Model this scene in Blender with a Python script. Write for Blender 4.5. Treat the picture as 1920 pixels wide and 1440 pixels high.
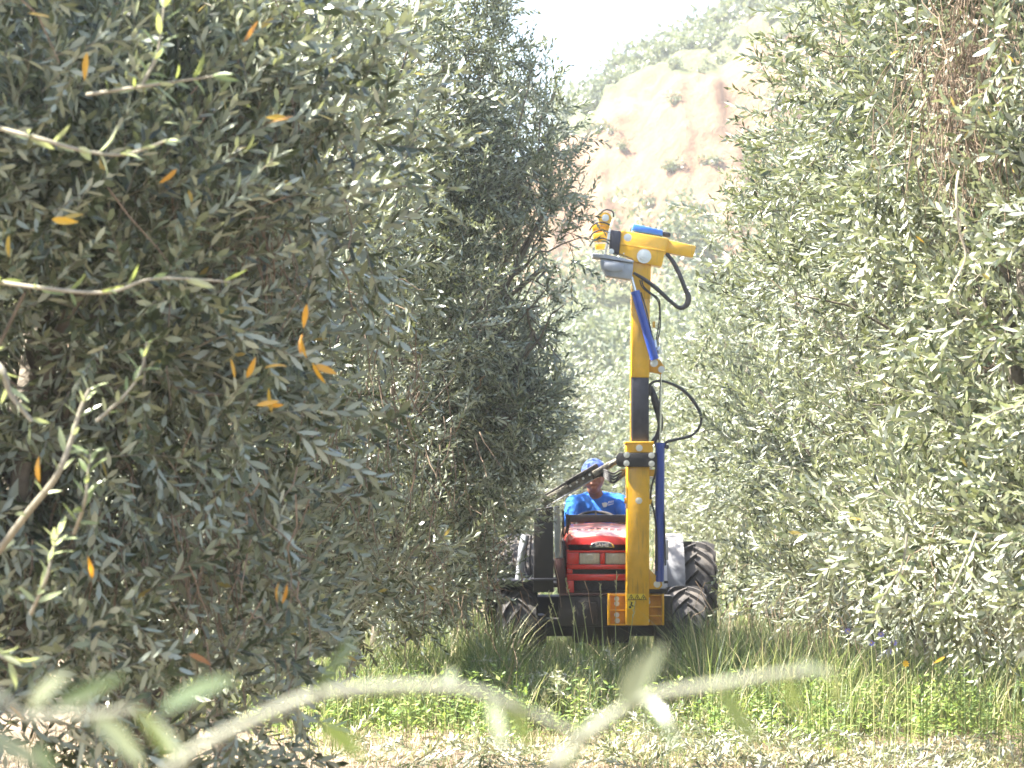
import bpy, bmesh, math, random
import numpy as np
from mathutils import Vector, Matrix, noise

# ------------------------------------------------------------------ clear
for o in list(bpy.data.objects):
    bpy.data.objects.remove(o)
scene = bpy.context.scene
C = scene.collection
R = math.radians
random.seed(7)
rng = np.random.default_rng(11)

# ------------------------------------------------------------------ camera, sky, sun, exposure
FPX = 4938.0            # focal length in pixels of a 1920 px wide picture
CAMH = 1.7
HORIZON = 870.0
PITCH = math.atan((HORIZON - 720.0) / FPX)
cam_d = bpy.data.cameras.new('camera')
cam = bpy.data.objects.new('camera', cam_d)
C.objects.link(cam)
cam.location = (0, 0, CAMH)
cam.rotation_euler = (math.pi / 2 + PITCH, 0, 0)
cam_d.sensor_width = 36.0
cam_d.lens = FPX * 36.0 / 1920.0
cam_d.clip_start = 0.1
cam_d.clip_end = 2000
cam_d.dof.use_dof = True
cam_d.dof.focus_distance = 12.5
cam_d.dof.aperture_fstop = 8.5
scene.camera = cam

SUN = Vector((-0.55, 0.03, 0.83)).normalized()
w = bpy.data.worlds.new('World')
scene.world = w
w.use_nodes = True
wn = w.node_tree.nodes
wn.clear()
sky = wn.new('ShaderNodeTexSky')
sky.sky_type = 'NISHITA'
sky.sun_disc = False
sky.sun_elevation = math.asin(SUN.z)
sky.sun_rotation = math.atan2(SUN.x, SUN.y)
sky.air_density = 1.0
sky.dust_density = 2.5
sky.ozone_density = 1.0
bgn = wn.new('ShaderNodeBackground')
bgn.inputs['Strength'].default_value = 0.08
wo = wn.new('ShaderNodeOutputWorld')
w.node_tree.links.new(sky.outputs[0], bgn.inputs['Color'])
w.node_tree.links.new(bgn.outputs[0], wo.inputs['Surface'])

sl = bpy.data.lights.new('sun', 'SUN')
sl.energy = 5.0
sl.angle = R(0.5)
sl.color = (1.0, 0.94, 0.84)
sun = bpy.data.objects.new('sun', sl)
C.objects.link(sun)
sun.rotation_euler = SUN.to_track_quat('Z', 'Y').to_euler()

scene.view_settings.view_transform = 'Standard'
scene.view_settings.look = 'None'
scene.view_settings.gamma = 1.0
scene.view_settings.use_curve_mapping = False
scene.view_settings.exposure = 2.85


# ------------------------------------------------------------------ helpers
def at(px, py, Y):
    """a point of the place at distance Y seen in direction (px, py)"""
    return Vector(((px - 960.0) / FPX * Y, Y, CAMH + (HORIZON - py) / FPX * Y))


def project(P):
    P = np.asarray(P)
    return 960.0 + FPX * P[..., 0] / P[..., 1], HORIZON - FPX * (P[..., 2] - CAMH) / P[..., 1]


def tag(o, label=None, cat=None, group=None, kind=None):
    if label: o['label'] = label
    if cat: o['category'] = cat
    if group: o['group'] = group
    if kind: o['kind'] = kind
    return o


def empty(name, loc, label=None, cat=None, group=None, parent=None):
    o = bpy.data.objects.new(name, None)
    C.objects.link(o)
    o.location = loc
    o.empty_display_size = 0.1
    if parent: o.parent = parent
    return tag(o, label, cat, group)


def mat(name, col=(0.5, 0.5, 0.5), rough=0.5, metal=0.0, spec=0.5, noise_amt=0.0, noise_scale=8.0, bump=0.0,
        bump_scale=60.0, col2=None, coat=0.0, dust=0.0, scratch=0.0):
    m = bpy.data.materials.new(name)
    m.use_nodes = True
    nt = m.node_tree
    b = nt.nodes['Principled BSDF']
    b.inputs['Base Color'].default_value = (*col, 1)
    b.inputs['Roughness'].default_value = rough
    b.inputs['Metallic'].default_value = metal
    b.inputs['Specular IOR Level'].default_value = spec
    b.inputs['Coat Weight'].default_value = coat
    tc = nt.nodes.new('ShaderNodeTexCoord')
    if noise_amt > 0 or col2:
        n = nt.nodes.new('ShaderNodeTexNoise')
        n.inputs['Scale'].default_value = noise_scale
        n.inputs['Detail'].default_value = 8
        n.inputs['Roughness'].default_value = 0.65
        nt.links.new(tc.outputs['Object'], n.inputs['Vector'])
        r = nt.nodes.new('ShaderNodeValToRGB')
        r.color_ramp.elements[0].position = 0.35
        r.color_ramp.elements[1].position = 0.7
        c2 = col2 or tuple(c * (1 - noise_amt) for c in col)
        r.color_ramp.elements[0].color = (*col, 1)
        r.color_ramp.elements[1].color = (*c2, 1)
        nt.links.new(n.outputs['Fac'], r.inputs['Fac'])
        last = r.outputs['Color']
        nt.links.new(last, b.inputs['Base Color'])
        rr = nt.nodes.new('ShaderNodeMapRange')
        rr.inputs['To Min'].default_value = max(0.05, rough - 0.12)
        rr.inputs['To Max'].default_value = min(1.0, rough + 0.2)
        nt.links.new(n.outputs['Fac'], rr.inputs['Value'])
        nt.links.new(rr.outputs[0], b.inputs['Roughness'])
        if dust > 0:   # dust settled on upward faces
            g = nt.nodes.new('ShaderNodeNewGeometry')
            s = nt.nodes.new('ShaderNodeSeparateXYZ')
            nt.links.new(g.outputs['Normal'], s.inputs[0])
            mr = nt.nodes.new('ShaderNodeMapRange')
            mr.inputs['From Min'].default_value = 0.3
            mr.inputs['From Max'].default_value = 1.0
            mr.inputs['To Max'].default_value = dust
            nt.links.new(s.outputs['Z'], mr.inputs['Value'])
            mu = nt.nodes.new('ShaderNodeMath'); mu.operation = 'MULTIPLY'
            nt.links.new(mr.outputs[0], mu.inputs[0])
            nt.links.new(n.outputs['Fac'], mu.inputs[1])
            mx = nt.nodes.new('ShaderNodeMix'); mx.data_type = 'RGBA'
            mx.inputs['B'].default_value = (0.42, 0.36, 0.28, 1)
            nt.links.new(mu.outputs[0], mx.inputs['Factor'])
            nt.links.new(last, mx.inputs['A'])
            nt.links.new(mx.outputs['Result'], b.inputs['Base Color'])
    if scratch > 0:    # grease marks, streaks and chipped spots
        src = b.inputs['Base Color'].links[0].from_socket
        mp_ = nt.nodes.new('ShaderNodeMapping'); mp_.inputs['Scale'].default_value = (60, 60, 5)
        ns = nt.nodes.new('ShaderNodeTexNoise'); ns.inputs['Scale'].default_value = 1.0; ns.inputs['Detail'].default_value = 4
        nt.links.new(tc.outputs['Object'], mp_.inputs['Vector']); nt.links.new(mp_.outputs[0], ns.inputs['Vector'])
        nb = nt.nodes.new('ShaderNodeTexNoise'); nb.inputs['Scale'].default_value = 3.0; nb.inputs['Detail'].default_value = 6
        nt.links.new(tc.outputs['Object'], nb.inputs['Vector'])
        ml = nt.nodes.new('ShaderNodeMath'); ml.operation = 'MULTIPLY'
        nt.links.new(ns.outputs['Fac'], ml.inputs[0]); nt.links.new(nb.outputs['Fac'], ml.inputs[1])
        mr_ = nt.nodes.new('ShaderNodeMapRange'); mr_.inputs['From Min'].default_value = .30; mr_.inputs['From Max'].default_value = .42
        mr_.inputs['To Max'].default_value = scratch * .55
        nt.links.new(ml.outputs[0], mr_.inputs['Value'])
        mz = nt.nodes.new('ShaderNodeMix'); mz.data_type = 'RGBA'; mz.inputs['B'].default_value = (.16, .10, .04, 1)
        nt.links.new(mr_.outputs[0], mz.inputs['Factor']); nt.links.new(src, mz.inputs['A']); nt.links.new(mz.outputs['Result'], b.inputs['Base Color'])
    if bump > 0:
        n2 = nt.nodes.new('ShaderNodeTexNoise')
        n2.inputs['Scale'].default_value = bump_scale
        n2.inputs['Detail'].default_value = 5
        nt.links.new(tc.outputs['Object'], n2.inputs['Vector'])
        bp = nt.nodes.new('ShaderNodeBump')
        bp.inputs['Strength'].default_value = bump
        bp.inputs['Distance'].default_value = 0.01
        nt.links.new(n2.outputs['Fac'], bp.inputs['Height'])
        nt.links.new(bp.outputs[0], b.inputs['Normal'])
    return m


class MB:
    """collects shapes in one bmesh; build() links them as ONE mesh object"""
    def __init__(s, off=(0, 0, 0)):
        s.bm = bmesh.new()
        s.off = Vector(off)

    def box(s, c, size, rot=None, bev=0.0, seg=2):
        r = bmesh.ops.create_cube(s.bm, size=1.0)
        vs = r['verts']
        bmesh.ops.scale(s.bm, vec=Vector(size), verts=vs)
        if bev > 0:
            es = list({e for v in vs for e in v.link_edges})
            rb = bmesh.ops.bevel(s.bm, geom=es, offset=min(bev, min(size) * 0.45), segments=seg, affect='EDGES', profile=0.5)
            vs = list({v for f in rb['faces'] for v in f.verts} | {v for v in vs if v.is_valid})
        M = Matrix.Translation(Vector(c) - s.off)
        if rot is not None:
            M = M @ (rot if isinstance(rot, Matrix) else Matrix.Rotation(rot, 4, 'Y'))
        bmesh.ops.transform(s.bm, matrix=M, verts=vs)
        return s

    def cyl(s, p0, p1, r0, r1=None, n=16):
        p0 = Vector(p0) - s.off; p1 = Vector(p1) - s.off
        d = p1 - p0
        r = bmesh.ops.create_cone(s.bm, cap_ends=True, segments=n, radius1=r0, radius2=r0 if r1 is None else r1, depth=d.length)
        M = Matrix.Translation((p0 + p1) / 2) @ d.to_track_quat('Z', 'Y').to_matrix().to_4x4()
        bmesh.ops.transform(s.bm, matrix=M, verts=r['verts'])
        return s

    def ball(s, c, r, scale=(1, 1, 1), sub=2):
        q = bmesh.ops.create_icosphere(s.bm, subdivisions=sub, radius=r)
        bmesh.ops.scale(s.bm, vec=Vector(scale), verts=q['verts'])
        bmesh.ops.translate(s.bm, vec=Vector(c) - s.off, verts=q['verts'])
        return s

    def tube(s, pts, r, n=8, smooth_steps=6, cap=True):
        P = [Vector(p) - s.off for p in pts]
        rad = r if isinstance(r, (list, tuple)) else [r] * len(P)
        # Catmull-Rom
        Q, RR = [], []
        for i in range(len(P) - 1):
            p0 = P[max(i - 1, 0)]; p1 = P[i]; p2 = P[i + 1]; p3 = P[min(i + 2, len(P) - 1)]
            for k in range(smooth_steps):
                t = k / smooth_steps
                Q.append(0.5 * ((2 * p1) + (p2 - p0) * t + (2 * p0 - 5 * p1 + 4 * p2 - p3) * t * t + (3 * p1 - p0 - 3 * p2 + p3) * t ** 3))
                RR.append(rad[i] * (1 - t) + rad[i + 1] * t)
        Q.append(P[-1]); RR.append(rad[-1])
        rings = []
        up = Vector((0.13, 0.97, 0.2)).normalized()
        for i, q in enumerate(Q):
            d = (Q[min(i + 1, len(Q) - 1)] - Q[max(i - 1, 0)])
            if d.length < 1e-9: d = Vector((0, 0, 1))
            d.normalize()
            a = d.cross(up)
            if a.length < 1e-3: a = d.cross(Vector((1, 0, 0)))
            a.normalize(); b = d.cross(a); up = -b if False else up
            rings.append([s.bm.verts.new(q + (a * math.cos(2 * math.pi * j / n) + b * math.sin(2 * math.pi * j / n)) * RR[i]) for j in range(n)])
        for i in range(len(rings) - 1):
            for j in range(n):
                s.bm.faces.new((rings[i][j], rings[i][(j + 1) % n], rings[i + 1][(j + 1) % n], rings[i + 1][j]))
        if cap:
            s.bm.faces.new(list(reversed(rings[0]))); s.bm.faces.new(rings[-1])
        return s

    def prism(s, poly, y0, y1, bev=0.0):
        """poly: list of (x, z), extruded from y0 to y1"""
        a = [s.bm.verts.new(Vector((x, y0, z)) - s.off) for x, z in poly]
        b = [s.bm.verts.new(Vector((x, y1, z)) - s.off) for x, z in poly]
        n = len(poly)
        fs = [s.bm.faces.new(a), s.bm.faces.new(list(reversed(b)))]
        for i in range(n):
            fs.append(s.bm.faces.new((a[(i + 1) % n], a[i], b[i], b[(i + 1) % n])))
        if bev > 0:
            es = list({e for f in fs for e in f.edges})
            bmesh.ops.bevel(s.bm, geom=es, offset=bev, segments=2, affect='EDGES', profile=0.5)
        return s

    def lathe_x(s, prof, cx, cy, cz, n=48):
        """prof: closed list of (x, r) revolved round the X axis through (cx, cy, cz)"""
        rings = []
        for k in range(n):
            a = 2 * math.pi * k / n
            rings.append([s.bm.verts.new(Vector((cx + x, cy + r * math.sin(a), cz + r * math.cos(a))) - s.off) for x, r in prof])
        m = len(prof)
        for k in range(n):
            A, B = rings[k], rings[(k + 1) % n]
            for j in range(m):
                s.bm.faces.new((A[j], A[(j + 1) % m], B[(j + 1) % m], B[j]))
        return s

    def build(s, name, material, parent=None, smooth=35, loc=None):
        bmesh.ops.recalc_face_normals(s.bm, faces=s.bm.faces)
        me = bpy.data.meshes.new(name)
        s.bm.to_mesh(me); s.bm.free()
        me.materials.append(material)
        if smooth:
            me.shade_smooth()
            try:
                me.set_sharp_from_angle(angle=R(smooth))
            except Exception:
                pass
        o = bpy.data.objects.new(name, me)
        C.objects.link(o)
        if parent: o.parent = parent
        if loc is not None: o.location = loc
        return o


def np_mesh(name, V, T, mats, parent=None, face_rnd=None, mat_idx=None, smooth=False, loc=None):
    me = bpy.data.meshes.new(name)
    V = np.ascontiguousarray(V, dtype=np.float32); T = np.ascontiguousarray(T, dtype=np.int32)
    nf = len(T); k = T.shape[1]
    me.vertices.add(len(V)); me.vertices.foreach_set('co', V.ravel())
    me.loops.add(nf * k); me.loops.foreach_set('vertex_index', T.ravel())
    me.polygons.add(nf)
    me.polygons.foreach_set('loop_start', np.arange(0, nf * k, k, dtype=np.int32))
    me.polygons.foreach_set('loop_total', np.full(nf, k, dtype=np.int32))
    if mat_idx is not None:
        me.polygons.foreach_set('material_index', np.ascontiguousarray(mat_idx, dtype=np.int32))
    if smooth:
        me.polygons.foreach_set('use_smooth', np.ones(nf, dtype=bool))
    if face_rnd is not None:
        a = me.attributes.new('rnd', 'FLOAT', 'FACE')
        a.data.foreach_set('value', np.ascontiguousarray(face_rnd, dtype=np.float32))
    me.update(calc_edges=True)
    for m in mats: me.materials.append(m)
    o = bpy.data.objects.new(name, me)
    C.objects.link(o)
    if parent: o.parent = parent
    if loc is not None: o.location = loc
    return o


# ------------------------------------------------------------------ plant materials
def leaf_material(name, stops, back, transl=(0.36, 0.40, 0.14), tr_amt=0.20, rough=0.30, use_attr=True, fixed=None, backmix=0.8):
    m = bpy.data.materials.new(name)
    m.use_nodes = True
    nt = m.node_tree; L = nt.links
    b = nt.nodes['Principled BSDF']; out = nt.nodes['Material Output']
    g = nt.nodes.new('ShaderNodeNewGeometry')
    if use_attr:
        at_ = nt.nodes.new('ShaderNodeAttribute'); at_.attribute_name = 'rnd'
        r = nt.nodes.new('ShaderNodeValToRGB')
        cr = r.color_ramp
        cr.elements[0].position = stops[0][0]; cr.elements[0].color = (*stops[0][1], 1)
        cr.elements[1].position = stops[1][0]; cr.elements[1].color = (*stops[1][1], 1)
        for p, c in stops[2:]:
            e = cr.elements.new(p); e.color = (*c, 1)
        L.new(at_.outputs['Fac'], r.inputs['Fac'])
        top = r.outputs['Color']
    else:
        rgb = nt.nodes.new('ShaderNodeRGB'); rgb.outputs[0].default_value = (*fixed, 1); top = rgb.outputs[0]
    if back is not None:
        mx = nt.nodes.new('ShaderNodeMix'); mx.data_type = 'RGBA'
        mu = nt.nodes.new('ShaderNodeMath'); mu.operation = 'MULTIPLY'; mu.inputs[1].default_value = backmix
        L.new(g.outputs['Backfacing'], mu.inputs[0])
        if use_attr:
            lt = nt.nodes.new('ShaderNodeMath'); lt.operation = 'LESS_THAN'; lt.inputs[1].default_value = 0.975
            L.new(at_.outputs['Fac'], lt.inputs[0])
            m2 = nt.nodes.new('ShaderNodeMath'); m2.operation = 'MULTIPLY'
            L.new(mu.outputs[0], m2.inputs[0]); L.new(lt.outputs[0], m2.inputs[1]); fac = m2.outputs[0]
        else:
            fac = mu.outputs[0]
        mx.inputs['B'].default_value = (*back, 1)
        L.new(fac, mx.inputs['Factor']); L.new(top, mx.inputs['A'])
        col = mx.outputs['Result']
    else:
        col = top
    L.new(col, b.inputs['Base Color'])
    b.inputs['Roughness'].default_value = rough
    b.inputs['Specular IOR Level'].default_value = 0.5
    t = nt.nodes.new('ShaderNodeBsdfTranslucent')
    tm = nt.nodes.new('ShaderNodeMix'); tm.data_type = 'RGBA'; tm.inputs['Factor'].default_value = 0.55
    tm.inputs['B'].default_value = (*transl, 1)
    L.new(top, tm.inputs['A']); L.new(tm.outputs['Result'], t.inputs['Color'])
    ms = nt.nodes.new('ShaderNodeMixShader'); ms.inputs[0].default_value = tr_amt
    L.new(b.outputs[0], ms.inputs[1]); L.new(t.outputs[0], ms.inputs[2])
    L.new(ms.outputs[0], out.inputs['Surface'])
    return m


OLIVE = leaf_material('olive_leaf', [(0.0, (0.011, 0.020, 0.009)), (0.45, (0.050, 0.068, 0.030)), (0.74, (0.21, 0.235, 0.135)),
                                     (0.968, (0.34, 0.36, 0.25)), (0.982, (0.42, 0.30, 0.05)), (0.992, (0.55, 0.24, 0.02)), (1.0, (0.20, 0.09, 0.03))],
                      back=(0.41, 0.45, 0.37), backmix=.76)
def vary_by_object(m, cols):
    nt = m.node_tree
    oi = nt.nodes.new('ShaderNodeObjectInfo'); r = nt.nodes.new('ShaderNodeValToRGB')
    r.color_ramp.elements[0].color = (*cols[0], 1); r.color_ramp.elements[1].color = (*cols[-1], 1)
    for i, c in enumerate(cols[1:-1]):
        e = r.color_ramp.elements.new((i + 1) / (len(cols) - 1)); e.color = (*c, 1)
    nt.links.new(oi.outputs['Random'], r.inputs['Fac'])
    for n in nt.nodes:
        if n.type == 'RGB':
            for l in list(n.outputs[0].links): nt.links.new(r.outputs['Color'], l.to_socket)


YELLOW_LEAF = leaf_material('yellow_leaf', None, None, transl=(0.6, 0.28, 0.02), tr_amt=0.3, use_attr=False, fixed=(0.50, 0.21, 0.02))
vary_by_object(YELLOW_LEAF, [(.55, .36, .03), (.52, .26, .02), (.30, .24, .04), (.55, .30, .02), (.26, .11, .03)])
GREEN_LEAF = leaf_material('olive_leaf_single', None, (0.40, 0.44, 0.33), use_attr=False, fixed=(0.14, 0.19, 0.08), transl=(.4, .45, .08), tr_amt=.35)
PALE_LEAF = leaf_material('sunlit_leaf', None, (0.40, 0.44, 0.34), transl=(0.42, 0.48, 0.12), use_attr=False, fixed=(0.32, 0.37, 0.20), tr_amt=0.35)  # paler copy of the single leaf, its sunlit look put into the colour
GRASS = leaf_material('grass', [(0.0, (0.030, 0.065, 0.024)), (0.33, (0.075, 0.125, 0.045)), (0.56, (0.16, 0.20, 0.075)), (0.74, (0.33, 0.31, 0.15)),
                                (1.0, (0.50, 0.42, 0.25))], None, transl=(0.30, 0.40, 0.10), tr_amt=0.35, rough=0.5)
STRAW = leaf_material('straw', [(0.0, (0.16, 0.115, 0.065)), (0.5, (0.29, 0.225, 0.135)), (1.0, (0.50, 0.42, 0.29))], None,
                      transl=(0.5, 0.4, 0.2), tr_amt=0.15, rough=0.6)
TWIG = mat('olive_twig', (0.26, 0.24, 0.18), 0.8, noise_amt=0.4, noise_scale=30)
DEADTWIG = mat('dead_twig', (0.26, 0.19, 0.13), 0.85, noise_amt=0.4, noise_scale=20)
BARK = mat('olive_bark', (0.20, 0.17, 0.13), 0.9, noise_amt=0.6, noise_scale=14, bump=0.8, bump_scale=50)


# ------------------------------------------------------------------ sprig templates
def leaf_tris(base, d, n, L, W, detail):
    """one lanceolate leaf: base point, direction, upper normal"""
    s = np.cross(d, n)
    droop = -n * L * 0.10
    if detail:
        v = [base, base + d * L * .30 - s * W * .42, base + d * L * .30 + s * W * .42, base + d * L * .68 - s * W * .46 + droop * .4,
             base + d * L * .68 + s * W * .46 + droop * .4, base + d * L + droop]
        t = [(0, 2, 1), (1, 2, 4), (1, 4, 3), (3, 4, 5)]
    else:
        v = [base, base + d * L * .5 + s * W * .5, base + d * L + droop, base + d * L * .5 - s * W * .5 + n * W * .1]
        t = [(0, 1, 2), (0, 2, 3)]
    return v, t


def make_sprig(r, detail, scale=1.0):
    L = r.uniform(0.20, 0.34)
    bend = np.array([r.uniform(-.5, .5), r.uniform(-.5, .5), 0])
    def stem(t): return np.array([0, 0, L * t]) + bend * L * t * t * 0.6
    V, T, RN, MI = [], [], [], []
    sr = 0.0016 if detail else 0.0026
    segs = 3 if detail else 2
    for k in range(segs + 1):
        p = stem(k / segs); q = sr * (1.1 - 0.6 * k / segs)
        for j in range(3 if detail else 2):
            a = j * 2 * math.pi / (3 if detail else 2)
            V.append(p + np.array([math.cos(a) * q, math.sin(a) * q, 0]))
    m = 3 if detail else 2
    for k in range(segs):
        for j in range(m if m == 3 else 1):
            a, b = k * m + j, k * m + (j + 1) % m
            T += [(a, b, b + m), (a, b + m, a + m)]; RN += [0.5, 0.5]; MI += [1, 1]
    n = int(L / (0.0215 if detail else 0.024))
    phi = r.uniform(0, 6.28)
    for i in range(n):
        t = (i + 1.0) / n
        phi += math.pi / 2 + r.uniform(-.35, .35)
        p = stem(t)
        ax = stem(min(t + .05, 1.05)) - stem(t - .05); ax /= np.linalg.norm(ax)
        for sgn in (0, math.pi):
            a = phi + sgn
            rad = np.array([math.cos(a), math.sin(a), 0]); rad -= ax * rad.dot(ax); rad /= np.linalg.norm(rad)
            th = r.uniform(.45, 1.05) * (1.0 - 0.35 * t)
            d = ax * math.cos(th) + rad * math.sin(th)
            nn = ax - d * ax.dot(d); nn /= np.linalg.norm(nn)
            roll = r.uniform(-.8, .8)
            s = np.cross(d, nn); nn = nn * math.cos(roll) + s * math.sin(roll)
            LL = r.uniform(.044, .070) * (1.0 - 0.25 * t) * (1 if detail else 1.08) ; WW = r.uniform(.012, .017) * (1 if detail else 1.1)
            v, tt = leaf_tris(p, d, nn, LL, WW, detail)
            o = len(V); V += v; T += [tuple(x + o for x in y) for y in tt]
            c = r.random()
            if c > 0.97 and r.random() < 0.86: c = r.uniform(.3, .9)
            RN += [c] * len(tt); MI += [0] * len(tt)
    return np.array(V) * scale, np.array(T), np.array(RN), np.array(MI)


rr = random.Random(3)
SPRIG_HI = [make_sprig(rr, True) for _ in range(14)]
SPRIG_LO = [make_sprig(rr, False) for _ in range(12)]


def frames(D, roll):
    """rotation matrices whose z column is D"""
    ref = np.tile(np.array([0.0, 0.0, 1.0]), (len(D), 1))
    ref[np.abs(D[:, 2]) > 0.95] = (1, 0, 0)
    a = np.cross(ref, D); a /= np.linalg.norm(a, axis=1)[:, None]
    b = np.cross(D, a)
    c, s = np.cos(roll)[:, None], np.sin(roll)[:, None]
    X = a * c + b * s; Yv = -a * s + b * c
    return np.stack([X, Yv, D], axis=2)


def stamp(templates, P, D, S, jitter=0.25):
    """all sprigs as arrays (V, T, rnd, mat)"""
    n = len(P)
    M = frames(D, rng.uniform(0, 6.283, n)) * S[:, None, None]
    which = rng.integers(0, len(templates), n)
    VV, TT, RR_, MM = [], [], [], []
    off = 0
    for k, (V, T, RN, MI) in enumerate(templates):
        idx = np.where(which == k)[0]
        if len(idx) == 0: continue
        v = np.einsum('nij,vj->nvi', M[idx], V) + P[idx][:, None, :]
        t = T[None] + (np.arange(len(idx)) * len(V))[:, None, None] + off
        off += len(idx) * len(V)
        VV.append(v.reshape(-1, 3)); TT.append(t.reshape(-1, 3))
        j = rng.uniform(-jitter, jitter, (len(idx), 1))
        r = np.where(RN[None] > 0.965, RN[None], np.clip(RN[None] + j, 0.0, 0.96))
        RR_.append(r.ravel())
        MM.append(np.tile(MI, len(idx)))
    return np.concatenate(VV), np.concatenate(TT), np.concatenate(RR_), np.concatenate(MM)


def tubes_np(paths, n=5):
    """paths: list of (points (k,3), radii (k)); returns V, quads"""
    V, F = [], []
    off = 0
    ang = np.arange(n) * 2 * math.pi / n
    for P, rad in paths:
        P = np.asarray(P, float); k = len(P)
        d = np.gradient(P, axis=0); d /= np.linalg.norm(d, axis=1)[:, None] + 1e-9
        ref = np.tile([0.31, 0.9, 0.3], (k, 1)); a = np.cross(d, ref); a /= np.linalg.norm(a, axis=1)[:, None] + 1e-9
        b = np.cross(d, a)
        ring = P[:, None] + (a[:, None] * np.cos(ang)[None, :, None] + b[:, None] * np.sin(ang)[None, :, None]) * np.asarray(rad)[:, None, None]
        V.append(ring.reshape(-1, 3))
        i = np.arange(k - 1)[:, None] * n; j = np.arange(n)[None]
        q = np.stack([i + j, i + (j + 1) % n, i + n + (j + 1) % n, i + n + j], axis=2).reshape(-1, 4) + off
        F.append(q); off += k * n
    return np.concatenate(V), np.concatenate(F)


def bent(p0, p1, wob, k=6, sag=0.0):
    t = np.linspace(0, 1, k)[:, None]
    P = np.asarray(p0) * (1 - t) + np.asarray(p1) * t
    w_ = rng.normal(0, wob, (k, 3)); w_[0] = 0; w_[-1] = 0
    return P + w_ + np.array([0, 0, sag]) * (4 * t * (1 - t))


# ------------------------------------------------------------------ setting: ground
def gz(x, y):
    return 0.035 * noise.noise(Vector((x * .7, y * .5, 0))) + 0.02 * noise.noise(Vector((x * 2.3, y * 2.3, 4)))


def far_rise(x, y):
    """height of the land beyond the grove"""
    if y < 62: return 0.0
    prof = [(62, 0), (72, 1.6), (84, 5.0), (97, 9.6), (101, 12.2), (106, 17.0), (112, 19.6), (124, 21.2), (150, 23.0), (230, 24.0)]
    n1 = noise.noise(Vector((x * .09, 3.1, 0))) * 3 + noise.noise(Vector((x * .35, 1.1, 0))) * 1.4
    yy = y + n1
    z = prof[-1][1]
    for (a, b), (c, d) in zip(prof[:-1], prof[1:]):
        if a <= yy <= c:
            t = (yy - a) / (c - a); z = b + (d - b) * t; break
        if yy < a: z = 0; break
    k = .885 + (.024 if x > 3.4 else .055) * (x - 3.4)
    k = min(max(k, 0.30), 1.45)
    return z * k


DIRT = bpy.data.materials.new('dirt')
DIRT.use_nodes = True
nt = DIRT.node_tree; b = nt.nodes['Principled BSDF']; L = nt.links
tc = nt.nodes.new('ShaderNodeTexCoord')
n1 = nt.nodes.new('ShaderNodeTexNoise'); n1.inputs['Scale'].default_value = 1.3; n1.inputs['Detail'].default_value = 10; n1.inputs['Roughness'].default_value = .7
n2 = nt.nodes.new('ShaderNodeTexNoise'); n2.inputs['Scale'].default_value = 40; n2.inputs['Detail'].default_value = 6
r1 = nt.nodes.new('ShaderNodeValToRGB')
r1.color_ramp.elements[0].position = .35; r1.color_ramp.elements[0].color = (.10, .072, .048, 1)
r1.color_ramp.elements[1].position = .62; r1.color_ramp.elements[1].color = (.24, .185, .13, 1)
mx = nt.nodes.new('ShaderNodeMix'); mx.data_type = 'RGBA'; mx.blend_type = 'MULTIPLY'; mx.inputs['Factor'].default_value = .6
r2 = nt.nodes.new('ShaderNodeValToRGB'); r2.color_ramp.elements[0].position = .3; r2.color_ramp.elements[0].color = (.45, .45, .45, 1); r2.color_ramp.elements[1].position = .6
bp = nt.nodes.new('ShaderNodeBump'); bp.inputs['Strength'].default_value = .8; bp.inputs['Distance'].default_value = .02
L.new(tc.outputs['Object'], n1.inputs['Vector']); L.new(tc.outputs['Object'], n2.inputs['Vector'])
L.new(n1.outputs['Fac'], r1.inputs['Fac']); L.new(n2.outputs['Fac'], r2.inputs['Fac'])
L.new(r1.outputs['Color'], mx.inputs['A']); L.new(r2.outputs['Color'], mx.inputs['B'])
L.new(mx.outputs['Result'], b.inputs['Base Color']); L.new(n2.outputs['Fac'], bp.inputs['Height']); L.new(bp.outputs[0], b.inputs['Normal'])
b.inputs['Roughness'].default_value = .95


def grid(xs, ys, fz):
    nx, ny = len(xs), len(ys)
    V = np.array([(x, y, fz(x, y)) for y in ys for x in xs])
    i = np.arange(nx - 1)[None] + np.arange(ny - 1)[:, None] * nx
    F = np.stack([i, i + 1, i + nx + 1, i + nx], axis=2).reshape(-1, 4)
    return V, F


xs = np.concatenate([[-200, -120, -60, -30, -14, -8], np.linspace(-5, 8, 110), [11, 16, 32, 64, 120, 200]])
ys = np.concatenate([[-26, -4, 0, 3, 6, 9], np.linspace(12, 30, 130), np.linspace(31, 62, 24), [90, 140, 205]])
V, F = grid(xs, ys, lambda x, y: gz(x, y) if y < 62 else -0.3)
tag(np_mesh('ground', V, F, [DIRT], smooth=True), kind='structure')

# hill with an eroded earth face
HILL = bpy.data.materials.new('hill_earth')
HILL.use_nodes = True
nt = HILL.node_tree; b = nt.nodes['Principled BSDF']; L = nt.links
tc = nt.nodes.new('ShaderNodeTexCoord')
va = nt.nodes.new('ShaderNodeAttribute'); va.attribute_name = 'rnd'
n1 = nt.nodes.new('ShaderNodeTexNoise'); n1.inputs['Scale'].default_value = .9; n1.inputs['Detail'].default_value = 9; n1.inputs['Roughness'].default_value = .7
mp = nt.nodes.new('ShaderNodeMapping'); mp.inputs['Scale'].default_value = (1, 1, .35)
L.new(tc.outputs['Object'], mp.inputs['Vector']); L.new(mp.outputs[0], n1.inputs['Vector'])
r1 = nt.nodes.new('ShaderNodeValToRGB')
r1.color_ramp.elements[0].position = .33; r1.color_ramp.elements[0].color = (.135, .078, .048, 1)
r1.color_ramp.elements[1].position = .62; r1.color_ramp.elements[1].color = (.215, .150, .098, 1)
r2 = nt.nodes.new('ShaderNodeValToRGB')
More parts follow.
